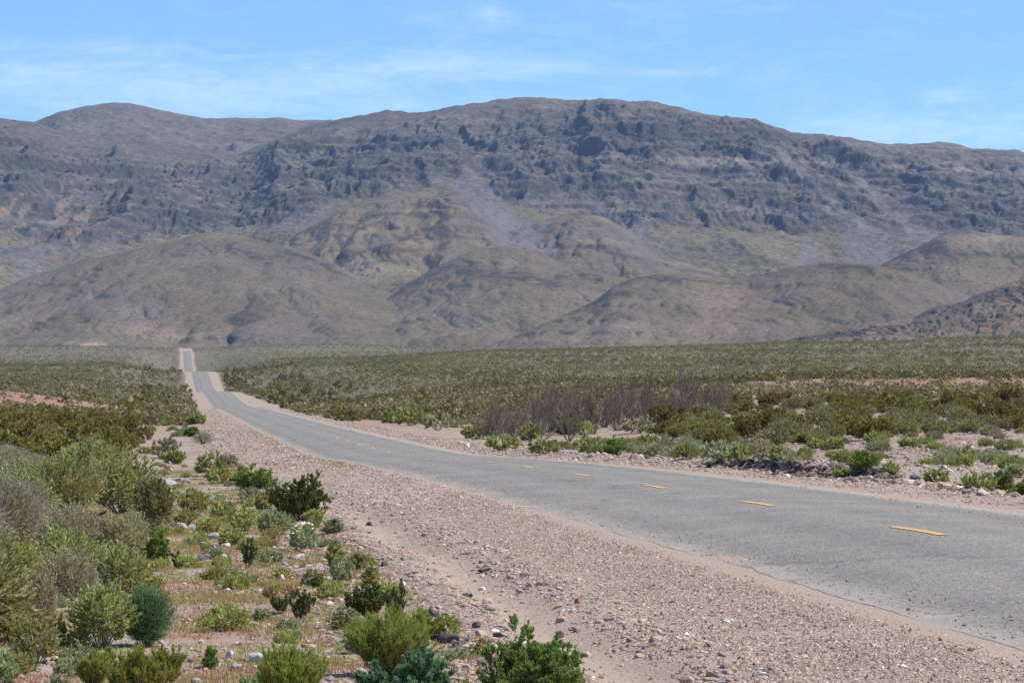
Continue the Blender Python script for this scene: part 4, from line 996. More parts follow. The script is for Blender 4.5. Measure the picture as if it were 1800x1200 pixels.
    RS = [(884, 792, 70, 28, 'verge_green', 'bright green low bush nearest the white rock at the road edge'),
          (932, 776, 44, 34, 'verge_green', 'round yellow green bush standing alone above the rubble edge'),
          (958, 798, 74, 26, 'verge_green', 'green bush at the road edge left of the longest bush row'),
          (998, 764, 52, 32, 'green_bush', 'dark green round bush with a yellow neighbour'),
          (1028, 768, 46, 30, 'mound', 'yellowish bush beside the dark green round bush'),
          (1036, 798, 64, 30, 'verge_green', 'green bush in the bush row above the rubble'),
          (1078, 801, 62, 32, 'green_bush', 'darkest green bush at the end of the bush row above the rubble'),
          (1150, 790, 60, 28, 'verge_green', 'light green bush right of the bush row'),
          (1206, 808, 62, 26, 'verge_green', 'light green bush at the gravel edge left of the cut bank'),
          (1180, 806, 50, 22, 'verge_grey', 'pale grey bush at the gravel edge left of the cut bank'),
          (1262, 818, 70, 38, 'verge_grey', 'grey green bush on top of the cut bank at its left end'),
          (1300, 812, 54, 36, 'verge_green', 'green bush on top of the cut bank'),
          (1338, 815, 52, 42, 'grey_twig', 'purplish grey twiggy bush on the cut bank'),
          (1368, 812, 40, 30, 'verge_green', 'green bush right of the purplish grey twiggy bush'),
          (1384, 818, 44, 28, 'grey_twig', 'small grey twiggy bush at the right part of the cut bank'),
          (1518, 834, 58, 36, 'green_bush', 'dark green bush right of the cut bank'),
          (1482, 842, 44, 18, 'verge_green', 'low bright green bush left of the dark green bush'),
          (1562, 838, 36, 22, 'verge_green', 'small green bush beside pale rubble'),
          (1645, 850, 52, 26, 'verge_green', 'grey green low bush on the rubble above the right shoulder'),
          (1720, 862, 72, 36, 'verge_green', 'wide light green bush above the red soil strip'),
          (1760, 862, 46, 34, 'green_bush', 'darker green bush above the red soil strip'),
          (1796, 872, 40, 30, 'green_bush', 'green bush at the right frame edge beside red soil'),
          (1786, 838, 40, 22, 'verge_grey', 'small grey green bush behind the right edge bushes'),
          (1690, 812, 50, 26, 'verge_green', 'green bush on the stony flat at the right'),
          (1600, 788, 46, 18, 'verge_green', 'low bright green bush in front of the creosote belt'),
          (1542, 778, 56, 20, 'verge_green', 'low green bush in front of the creosote belt near red soil'),
          (1470, 790, 30, 22, 'verge_green', 'small round green bush on the stony flat'),
          (1412, 780, 32, 18, 'verge_green', 'small bright green bush on the pebbly flat'),
          (1435, 788, 30, 18, 'mound', 'small yellowish bush on the pebbly flat'),
          (1655, 806, 34, 18, 'mound', 'small yellow green bush on the stony flat'),
          (1700, 822, 28, 30, 'mound', 'upright yellow green bush on the stony flat'),
          (1742, 812, 26, 14, 'verge_green', 'tiny green bush on reddish ground at the right'),
          (1240, 776, 56, 20, 'verge_green', 'green bush by the pale pebble bar'),
          (1300, 766, 60, 22, 'verge_green', 'green bush at the foot of the creosote belt'),
          (1120, 762, 56, 26, 'verge_grey', 'grey green bush behind the bush row'),
          (1060, 742, 50, 20, 'verge_grey', 'pale grey sage bush below the bare thicket'),
          (860, 762, 60, 34, 'verge_grey', 'pale grey sage bush with the bare thicket behind it'),
          (835, 772, 56, 26, 'verge_green', 'light green bush at the left end of the far verge'),
          (770, 756, 66, 30, 'verge_grey', 'grey sage bush beside the white roadside rocks'),
          (720, 748, 66, 30, 'verge_green', 'wide green bush at the road edge where the road dips'),
          (690, 744, 46, 20, 'green_bush', 'darker green bush at the road edge where the road dips')]
    for (px, py, w, h, kd, lb) in RS:
        P('verge_bush', kd, px, py, w, h, lb + ' across the road' if len(lb.split()) < 13 else lb, 'shrub', G, dens=1.2)

def copy_plant(src, X, Y, s, rz, label, group, name=None):
    o = src.copy(); C.objects.link(o)
    o.location = (X, Y, float(zground(X, Y)) - 0.04); o.scale = s; o.rotation_euler = (0, 0, rz)
    o['label'] = label; o['group'] = group
    return o

class Kit:
    """a few variants of one plant, first use moves the original, later uses are copies"""
    def __init__(s, name, kind, W, H, nvar, seed, cat, dens=1.0, leafscale=1.0, thick=1.0):
        s.v = [mesh_whole(name, kind, W, H, seed + i, dens, leafscale, thick) for i in range(nvar)]
        s.name, s.cat, s.src = name, cat, [None] * nvar
    def place(s, i, X, Y, sc, rz, label, group):
        i %= len(s.v)
        if s.src[i] is None:
            s.src[i] = add_obj(s.name, s.v[i], category=s.cat)
            o = s.src[i]; o.location = (X, Y, float(zground(X, Y)) - 0.04); o.scale = sc; o.rotation_euler = (0, 0, rz); o['label'] = label; o['group'] = group
            return o
        return copy_plant(s.src[i], X, Y, sc, rz, label, group)

def belts():
    rng = np.random.default_rng(77)
    cre = Kit('creosote_bush', 'creosote', 2.1, 1.15, 5, 900, 'shrub', 1.0, 1.0, 1.3)
    gry = Kit('shadscale_bush', 'belt_grey', 1.8, 1.05, 4, 950, 'shrub', 1.0, 1.0, 1.3)
    vgr = Kit('verge_bush', 'verge_green', 1.15, .52, 4, 960, 'shrub', 1.0, 1.3, 1.5)
    vgy = Kit('sage_bush', 'verge_grey', 1.2, .6, 4, 970, 'shrub', 1.0, 1.3, 1.5)
    ded = Kit('dead_bush', 'dead', 2.4, 2.2, 4, 980, 'dead shrub', 1.1, 1.0, 1.2)
    nC = nG = 0
    # creosote belts: left, and right
    used = []
    def free(X, Y, d):
        for (a, b) in used:
            if (a - X) ** 2 + (b - Y) ** 2 < d * d: return False
        used.append((X, Y)); return True
    for k in range(2600):
        Y = math.exp(rng.uniform(math.log(88), math.log(330))); px = rng.uniform(-40, 1860)
        X = (px - 900) / F * Y; t = X - (9.85 - .1005 * Y)
        s = rng.uniform(.55, 1.25)
        if t < 0:
            if t > -12.5: continue
            if Y < 105 or (Y > 290 and t < -24): continue
            rowlab = 'far' if Y > 220 else ('middle' if Y > 160 else 'near')
            if rng.uniform() < (.6 if Y > 150 else .4):
                if nC > 285 or not free(X, Y, 2.0 if Y < 250 else 2.6): continue
                cre.place(int(rng.integers(5)), X, Y, (s * rng.uniform(.9, 1.2), s, s * rng.uniform(.85, 1.15)), rng.uniform(0, 6), 'olive creosote bush in the %s rows of the belt left of the road' % rowlab, 'creosote belt left of the road, %s rows' % rowlab); nC += 1
            else:
                if nG > 185 or not free(X, Y, 2.0): continue
                gry.place(int(rng.integers(4)), X, Y, (s, s, s * .9), rng.uniform(0, 6), 'grey green saltbush among the %s creosotes left of the road' % rowlab, 'saltbush among %s creosotes left of the road' % rowlab); nG += 1
        else:
            if Y < 158 or px < 1200 + 60 * math.sin(Y / 20.0): continue
            if float(fbm(np.array(X / 9.), np.array(Y / 22.), 2, 660)) < -.14 - (.12 if Y > 240 else 0): continue
            rowlab = 'far' if Y > 260 else ('middle' if Y > 205 else 'front')
            if rng.uniform() < (.5 if Y > 190 else .3):
                if nC > 285 or not free(X, Y, 2.2 if Y < 280 else 3.0): continue
                cre.place(int(rng.integers(5)), X, Y, (s * rng.uniform(.9, 1.2), s, s * rng.uniform(.85, 1.2)), rng.uniform(0, 6), 'olive creosote bush in the %s rows of the belt right of the road' % rowlab, 'creosote belt right of the road, %s rows' % rowlab); nC += 1
            else:
                if nG > 185 or not free(X, Y, 2.2): continue
                gry.place(int(rng.integers(4)), X, Y, (s, s, s * .9), rng.uniform(0, 6), 'grey green saltbush among the %s creosotes right of the road' % rowlab, 'saltbush among %s creosotes right of the road' % rowlab); nG += 1
    # filler bushes of the near thicket and herbs along the verge
    sal = Kit('saltbush', 'saltbush', 1.15, .85, 3, 910, 'shrub', 1.4, 1.25)
    twi = Kit('saltbush', 'grey_twig', 1.15, .85, 3, 920, 'shrub', 1.4, 1.25)
    n = 0
    for k in range(900):
        Y = math.exp(rng.uniform(math.log(25), math.log(112))); px = rng.uniform(-150, 268)
        X = (px - 900) / F * Y; t = X - (9.85 - .1005 * Y)
        if t > -12.2 + (.6 if Y < 30 else 0) or (200 < px < 330 and Y < 27) or not free(X, Y, .62 if Y < 34 else (.85 if Y < 60 else 1.3)): continue
        sc = rng.uniform(.65, 1.45); n += 1
        zone = 'behind' if Y > 62 else ('in the middle of' if Y > 34 else 'at the front of')
        if rng.uniform() < .6: sal.place(int(rng.integers(3)), X, Y, (sc, sc, sc * .95), rng.uniform(0, 6), 'plain grey green saltbush %s the left thicket' % zone, 'plain saltbushes %s the left thicket' % zone)
        else: twi.place(int(rng.integers(3)), X, Y, (sc, sc, sc * .95), rng.uniform(0, 6), 'plain twiggy grey saltbush %s the left thicket' % zone, 'twiggy saltbushes %s the left thicket' % zone)
    hb = [Kit('herb_clump', 'mound', .42, .24, 3, 930, 'herb', 1.0, .9), Kit('herb_clump', 'pale_mound', .36, .2, 3, 935, 'herb', 1.0, .9), Kit('herb_clump', 'dry_clump', .3, .2, 3, 938, 'herb', .8, 1.2)]
    nm = ['yellow green', 'pale grey green', 'dry brownish']; m = 0
    for k in range(1500):
        Y = math.exp(rng.uniform(math.log(21), math.log(125))); t = rng.uniform(-13.5, -7.6); X = 9.85 - .1005 * Y + t
        if 900 + F * X / Y < -60 or m > 285: continue
        d = float(fbm(np.array(X / 1.6), np.array(Y / 3.0), 3, 640)) + (.25 if 40 < Y < 75 else 0)
        if d < rng.uniform(-.15, .4) or not free(X, Y, .34): continue
        i = int(rng.choice(3, p=[.55, .28, .17])); sc = rng.uniform(.35, 1.0); m += 1
        zone = 'far' if Y > 68 else ('middle' if Y > 38 else 'near')
        hb[i].place(int(rng.integers(3)), X, Y, (sc, sc, sc), rng.uniform(0, 6), '%s herb clump on the %s part of the stony verge' % (nm[i], zone), '%s herbs on the %s stony verge' % (nm[i], zone))
    print('filler', n, m)
    # bare thicket
    TH = [(865, 738, 76), (885, 732, 80), (905, 728, 84), (925, 735, 80), (945, 728, 84), (935, 722, 80), (965, 718, 84), (990, 726, 84), (1015, 716, 84), (1040, 722, 80), (1062, 712, 86), (1085, 720, 84), (1110, 708, 84), (1135, 716, 80), (1160, 706, 84), (1185, 712, 90), (1210, 704, 80), (1240, 706, 74), (860, 742, 56), (895, 742, 64), (1000, 742, 60), (1090, 700, 70), (1225, 715, 60), (950, 738, 60), (1265, 700, 56)]
    for i, (px, py, w) in enumerate(TH):
        Y = float(np.interp(py, [700, 742], [265, 205])) + rng.uniform(-6, 6); X = (px - 900) / F * Y
        W = w / F * Y; s = W / 2.4
        side = 'left end' if px < 960 else ('middle' if px < 1130 else 'right end')
        ded.place(i, X, Y, (s, s, s * rng.uniform(.95, 1.3)), rng.uniform(0, 6), 'bare reddish grey dead bush at the %s of the leafless thicket' % side, 'leafless thicket across the road, %s' % side)
    put('dead_bush', 'dead', 1045, 730, 52, 92, 'tallest dark brown dead bush standing out of the bare thicket', 'dead shrub', dens=2.2, Y=225.0)
    for (px, py, w, h) in [(950, 742, 50, 34), (975, 748, 56, 26), (1030, 742, 50, 26), (1100, 728, 56, 30), (885, 752, 44, 26), (1115, 738, 44, 24), (1005, 748, 40, 22)]:
        put('saltbush', 'dark_saltbush', px, py, w, h, 'dark green bush growing along the foot of the bare thicket', 'shrub', 'dark bushes at the foot of the bare thicket')
    # small bushes between the road and the belts
    n1 = n2 = 0
    for k in range(1500):
        Y = math.exp(rng.uniform(math.log(96), math.log(330))); px = rng.uniform(430, 1850)
        X = (px - 900) / F * Y; t = X - (9.85 - .1005 * Y)
        if t < 8.5 + .012 * Y: continue
        if px > 1250 and (Y > 175 or rng.uniform() < .72): continue
        if Y > 190 and 860 < px < 1260: continue
        s = rng.uniform(.55, 1.15)
        if not free(X, Y, 1.25): continue
        if rng.uniform() < .5:
            if n1 > 200: continue
            vgr.place(int(rng.integers(4)), X, Y, (s, s, s * rng.uniform(.8, 1.3)), rng.uniform(0, 6), 'low green bush scattered on the flat between road and bare thicket' if px < 1260 else 'low green bush scattered on the stony flat before the creosote belt', 'low green bushes on the flat across the road' if px < 1260 else 'low green bushes on the stony flat'); n1 += 1
        else:
            if n2 > 170: continue
            vgy.place(int(rng.integers(4)), X, Y, (s, s, s * rng.uniform(.8, 1.2)), rng.uniform(0, 6), 'pale grey sage bush scattered on the flat between road and bare thicket' if px < 1260 else 'pale grey sage bush scattered on the stony flat before the creosote belt', 'pale sage bushes on the flat across the road' if px < 1260 else 'pale sage bushes on the stony flat'); n2 += 1
    # bushes lining the left shoulder further on
    for k in range(60):
        Y = rng.uniform(150, 480); t = -rng.uniform(8.2, 12.5) - Y / 400; X = 9.85 - .1005 * Y + t
        if not free(X, Y, 1.6): continue
        s = rng.uniform(.4, .9)
        vgr.place(k, X, Y, (s, s, s), k, 'small green bush on the verge left of the road beside the gravel', 'small bushes on the left verge')
    print('belt counts', nC, nG, n1, n2)

# far scrub: tens of thousands of bushes nobody could count
def scrub():
    rng = np.random.default_rng(5)
    def proto(nq, seed):
        r = np.random.default_rng(seed)
        u = rdir(r, nq); u[:, 2] = np.abs(u[:, 2])
        rad = r.uniform(.45, 1.0, nq)[:, None]
        p = u * rad * np.array([.5, .5, .85]); p[:, 2] += .06
        d = unit(u + .5 * rdir(r, nq)); s = unit(np.cross(d, rdir(r, nq)))
        a = r.uniform(.16, .30, nq)[:, None]
        return np.stack([p - d * a * .5, p + s * a * .4, p + d * a * .6, p - s * a * .4], 1)   # nq,4,3
    def field(name, n, y0, y1, nq, size, palette, label, keep, hs=.75):
        prot = [proto(nq, 300 + i) for i in range(6)]
        Y = np.sqrt(rng.uniform(y0 ** 2, y1 ** 2, n)); px = rng.uniform(-250, 2050, n)
        X = (px - 900) / F * Y; t = X - xroad(Y)
        k = keep(X, Y, t, px); X, Y, t, px = X[k], Y[k], t[k], px[k]; n = len(X)
        Z = zground(X, Y) - .04
        s = size * rng.uniform(.55, 1.35, n) * (1 + .25 * fbm(X / 40., Y / 60., 2, 401)); a = rng.uniform(0, 6.28, n); w = rng.integers(0, 6, n)
        big = fbm(X / 45.0, Y / 110.0, 3, 402)
        pal = np.array(palette); ci = np.clip((rng.uniform(0, 1, n) * .7 + .15 + big * .9) * len(pal), 0, len(pal) - 1e-3).astype(int)
        V = np.empty((n, nq, 4, 3), np.float32); Cc = np.empty((n, nq, 4, 3), np.float32)
        for i in range(6):
            m = w == i; q = prot[i][None]
            ca, sa = np.cos(a[m])[:, None, None], np.sin(a[m])[:, None, None]; S = s[m][:, None, None]
            V[m, ..., 0] = (q[..., 0] * ca - q[..., 1] * sa) * S + X[m][:, None, None]
            V[m, ..., 1] = (q[..., 0] * sa + q[..., 1] * ca) * S + Y[m][:, None, None]
            V[m, ..., 2] = q[..., 2] * S * hs + Z[m][:, None, None]
        Cc[:] = (pal[ci] * rng.uniform(.8, 1.2, (n, 1)))[:, None, None, :]
        Cc *= rng.uniform(.85, 1.15, (n, nq, 1, 1)).astype(np.float32)
        V = V.reshape(-1, 3); me = make_mesh(name, V, [np.arange(len(V)).reshape(-1, 4)], Cc.reshape(-1, 3), [LEAF])
        add_obj(name, me, kind='stuff', label=label, category='scrub')
    OL = [(.092, .086, .026), (.115, .107, .036), (.138, .128, .052), (.162, .150, .072), (.188, .175, .098)]
    def side(t, Y, gap):
        gap = gap - 1.6 * sstep(300, 700, Y)
        return (t < -gap) | (t > rgap(Y) - .2)
    def k1(X, Y, t, px):
        rb = np.where(t < 0, t < -16, t > 62) & (Y > 400 + 10 * perlin(X / 20., Y / 20., 7)) & (Y < 478 + 12 * perlin(X / 25., Y / 25., 8))
        return side(t, Y, 8) & ~(rb & (rng.uniform(0, 1, len(X)) < .62))
    field('scrub_field', 9000, 300, 640, 40, 1.45, OL, 'scrubland of olive and grey bushes beyond the creosote belts', lambda X, Y, t, px: k1(X, Y, t, px) & ((Y > 430) | ((px < 1200) & (px > 330) & (Y > 320)) | ((px >= 1200) & (Y > 335)) | ((t < 0) & (Y > 292))))
    field('scrub_plain', 30000, 640, 1750, 22, 1.5, OL, 'dense desert scrub covering the plain below the hills', lambda X, Y, t, px: side(t, Y, 9))
    field('distant_scrub', 26000, 1700, 3300, 12, 2.2, [(.125, .118, .06), (.148, .138, .074), (.17, .157, .09)], 'hazy scrub on the far plain at the foot of the hills', lambda X, Y, t, px: side(t, Y, 9))
    # shrubs dotted over the near hills' feet
    # creosote row hugging the right shoulder and the left shoulder in the distance
    field('roadside_scrub', 1500, 330, 1500, 46, 2.4, [(.085, .08, .02), (.108, .10, .026), (.135, .125, .038)], 'dark creosote row along both gravel shoulders in the distance', lambda X, Y, t, px: side(t, Y, 8.3) & (t > -15 - Y * .006) & (t < 22 + .012 * Y), .95)

# ------------------------------------------------------------------ stones and ground litter
def ico():
    bm = bmesh.new(); bmesh.ops.create_icosphere(bm, subdivisions=1, radius=1.0)
    bm.verts.ensure_lookup_table(); V = np.array([v.co[:] for v in bm.verts]); Fc = np.array([[v.index for v in f.verts] for f in bm.faces]); bm.free(); return V, Fc
def ico2():
    bm = bmesh.new(); bmesh.ops.create_icosphere(bm, subdivisions=3, radius=1.0)
    bm.verts.ensure_lookup_table(); V = np.array([v.co[:] for v in bm.verts]); Fc = np.array([[v.index for v in f.verts] for f in bm.faces]); bm.free(); return V, Fc
OCT_V = np.array([(1, 0, 0), (-1, 0, 0), (0, 1, 0), (0, -1, 0), (0, 0, 1), (0, 0, -1)], float)
OCT_F = np.array([(0, 2, 4), (2, 1, 4), (1, 3, 4), (3, 0, 4), (2, 0, 5), (1, 2, 5), (3, 1, 5), (0, 3, 5)])
STONES = np.array((1.12, 1.05, .99)) * np.array([(.36, .275, .215), (.30, .238, .193), (.41, .335, .28), (.22, .183, .163), (.47, .41, .36), (.58, .54, .49), (.13, .113, .105), (.35, .235, .175), (.26, .22, .205), (.39, .295, .23)])
SW = np.array([.24, .19, .14, .12, .05, .02, .06, .07, .05, .10]); SW = SW / SW.sum()

def pebbles(name, X, Y, size, label, rng, base='ico', flat=(.4, .8), dark=1.0, zbase=None):
    BV, BF = (OCT_V, OCT_F) if base == 'oct' else ico()
    n = len(X); nv = len(BV)
    jit = rng.uniform(.68, 1.25, (n, nv, 1)); q = BV[None] * jit
    ax = np.stack([rng.uniform(.7, 1.4, n), rng.uniform(.6, 1.1, n), rng.uniform(*flat, n)], 1)[:, None]
    q = q * ax * size[:, None, None] * .5
    a = rng.uniform(0, 6.28, n)[:, None]; b = rng.uniform(-.4, .4, n)[:, None]
    x = q[..., 0] * np.cos(b) - q[..., 2] * np.sin(b); z = q[..., 0] * np.sin(b) + q[..., 2] * np.cos(b); y = q[..., 1]
    xx = x * np.cos(a) - y * np.sin(a) + X[:, None]; yy = x * np.sin(a) + y * np.cos(a) + Y[:, None]
    zz = z + ((zground(X, Y) if zbase is None else zbase) + size * .05)[:, None]
    V = np.stack([xx, yy, zz], -1).reshape(-1, 3)
    Fc = (BF[None] + (np.arange(n) * nv)[:, None, None]).reshape(-1, 3)
    c = STONES[rng.choice(len(STONES), n, p=SW)] * rng.uniform(.8, 1.2, (n, 1)) * dark
    me = make_mesh(name, V, [Fc], np.repeat(c, nv, 0), [PEBBLE])
    return add_obj(name, me, kind='stuff', label=label, category='gravel')

def litter():
    rng = np.random.default_rng(11)
    def scatter(n, y0, y1, t0, t1, dens=None):
        # even in the picture's depth: more stones where they are near
        Y = np.exp(rng.uniform(math.log(y0), math.log(y1), n)); t = rng.uniform(t0, t1, n); X = xroad(Y) + t
        px = 900 + F * X / Y; k = (px > -120) & (px < 1930)
        if dens is not None: k &= rng.uniform(0, 1, n) < dens(X, Y, t)
        return X[k], Y[k]
    def dsh(X, Y, t):
        tc = -6.55 + .18 * perlin(Y / 9., 2.0, 31)
        return np.clip(.8 + 1.2 * fbm(X / 1.1, Y / 1.6, 3, 501), .2, 1) * (1 - .93 * np.exp(-((t - tc) / .36) ** 4)) * (1 - .9 * sstep(-3.95, -3.65, t))
    X, Y = scatter(190000, 17, 66, -7.8, -3.55, dsh)
    pebbles('gravel', X, Y, np.clip(rng.lognormal(math.log(.020), .45, len(X)), .009, .075), 'loose gravel on the near shoulder', rng, 'oct')
    X, Y = scatter(16000, 17, 75, -8.6, -5.6, lambda X, Y, t: np.clip(.5 + 1.3 * fbm(X / 1.3, Y / 2., 3, 502), .05, 1) * (1 - .9 * np.exp(-((t + 6.55) / .34) ** 4)))
    pebbles('rubble', X, Y, np.clip(rng.lognormal(math.log(.045), .5, len(X)), .02, .13), 'coarse stones heaped along the wheel track', rng)
    X, Y = scatter(60000, 60, 520, -8.2, -3.6, lambda X, Y, t: np.clip(.6 + fbm(X / 2., Y / 4., 3, 503), .1, 1) * (1 - .75 * sstep(150, 520, Y)))
    pebbles('gravel', X, Y, np.clip(rng.lognormal(math.log(.055), .4, len(X)), .03, .14) * np.clip(Y / 110, .8, 1.6), 'gravel on the shoulder further along the road', rng, 'oct')
    X, Y = scatter(70000, 17, 100, -17, -7.4, lambda X, Y, t: np.clip(.3 + 1.6 * fbm(X / 1.8, Y / 2.6, 3, 504), .06, .95))
    pebbles('gravel', X, Y, np.clip(rng.lognormal(math.log(.032), .55, len(X)), .014, .12), 'loose stones among the plants beside the shoulder', rng)
    X, Y = scatter(36000, 44, 520, 3.6, 6.8, lambda X, Y, t: np.clip(.6 + fbm(X / 2., Y / 4., 3, 505), .1, 1) * sstep(3.6, 4.6, t) * (1 - .75 * sstep(150, 520, Y)))
    pebbles('gravel', X, Y, np.clip(rng.lognormal(math.log(.05), .4, len(X)), .02, .12) * np.clip(Y / 90, .8, 1.8), 'gravel on the far shoulder of the road', rng, 'oct')
    X, Y = scatter(9000, 48, 190, 5.4, 8.6, lambda X, Y, t: np.exp(-((t - 6.7) / .8) ** 2) * np.clip(.6 + fbm(X / 2., Y / 3., 3, 506), .1, 1))
    pebbles('rubble', X, Y, np.clip(rng.lognormal(math.log(.11), .45, len(X)), .05, .34), 'pale rubble heaped along the far road edge', rng)
    n = 1500; Y = rng.uniform(80, 107, n); X = xroad(Y) + bank_t(Y) + rng.normal(-.12, .22, n)
    pebbles('rubble', X, Y, np.clip(rng.lognormal(math.log(.14), .5, n), .06, .42), 'broken chunks along the cut bank of the wash', rng, dark=.5)  # chunk colour darkened to paint in the shadow under the bank
    X, Y = scatter(30000, 60, 210, 7.0, 42, lambda X, Y, t: np.clip(.3 + 1.5 * fbm(X / 3.5, Y / 5., 3, 507), .05, .95))
    pebbles('gravel', X, Y, np.clip(rng.lognormal(math.log(.095), .5, len(X)), .04, .38), 'stones strewn over the flat across the road', rng)

def right_stones():
    rng = np.random.default_rng(72); n = 60000
    Y = np.exp(rng.uniform(math.log(55), math.log(175), n)); t = rng.uniform(6.4, 26, n); X = xroad(Y) + t; px = 900 + F * X / Y
    k = (px > 700) & (px < 1900) & (rng.uniform(0, 1, n) < np.clip(.45 + 1.4 * fbm(X / 2.5, Y / 4., 3, 517), .06, 1)); X, Y = X[k], Y[k]
    pebbles('gravel', X, Y, np.clip(rng.lognormal(math.log(.062), .5, len(X)), .03, .26), 'pale stones and grit on the flat between road and creosotes', rng, 'oct')

def strays():
    rng = np.random.default_rng(71); n = 2600
    Y = np.exp(rng.uniform(math.log(24), math.log(120), n)); sd = np.where(rng.uniform(0, 1, n) < .6, -1, 1)
    t = sd * (3.35 - np.abs(rng.normal(0, .55, n))); X = xroad(Y) + t
    pebbles('stray_gravel', X, Y, np.clip(rng.lognormal(math.log(.022), .4, n), .012, .05), 'stray gravel lying along the asphalt edges', rng, 'oct', zbase=zroad(Y) + CZ + crown(t) + .004)

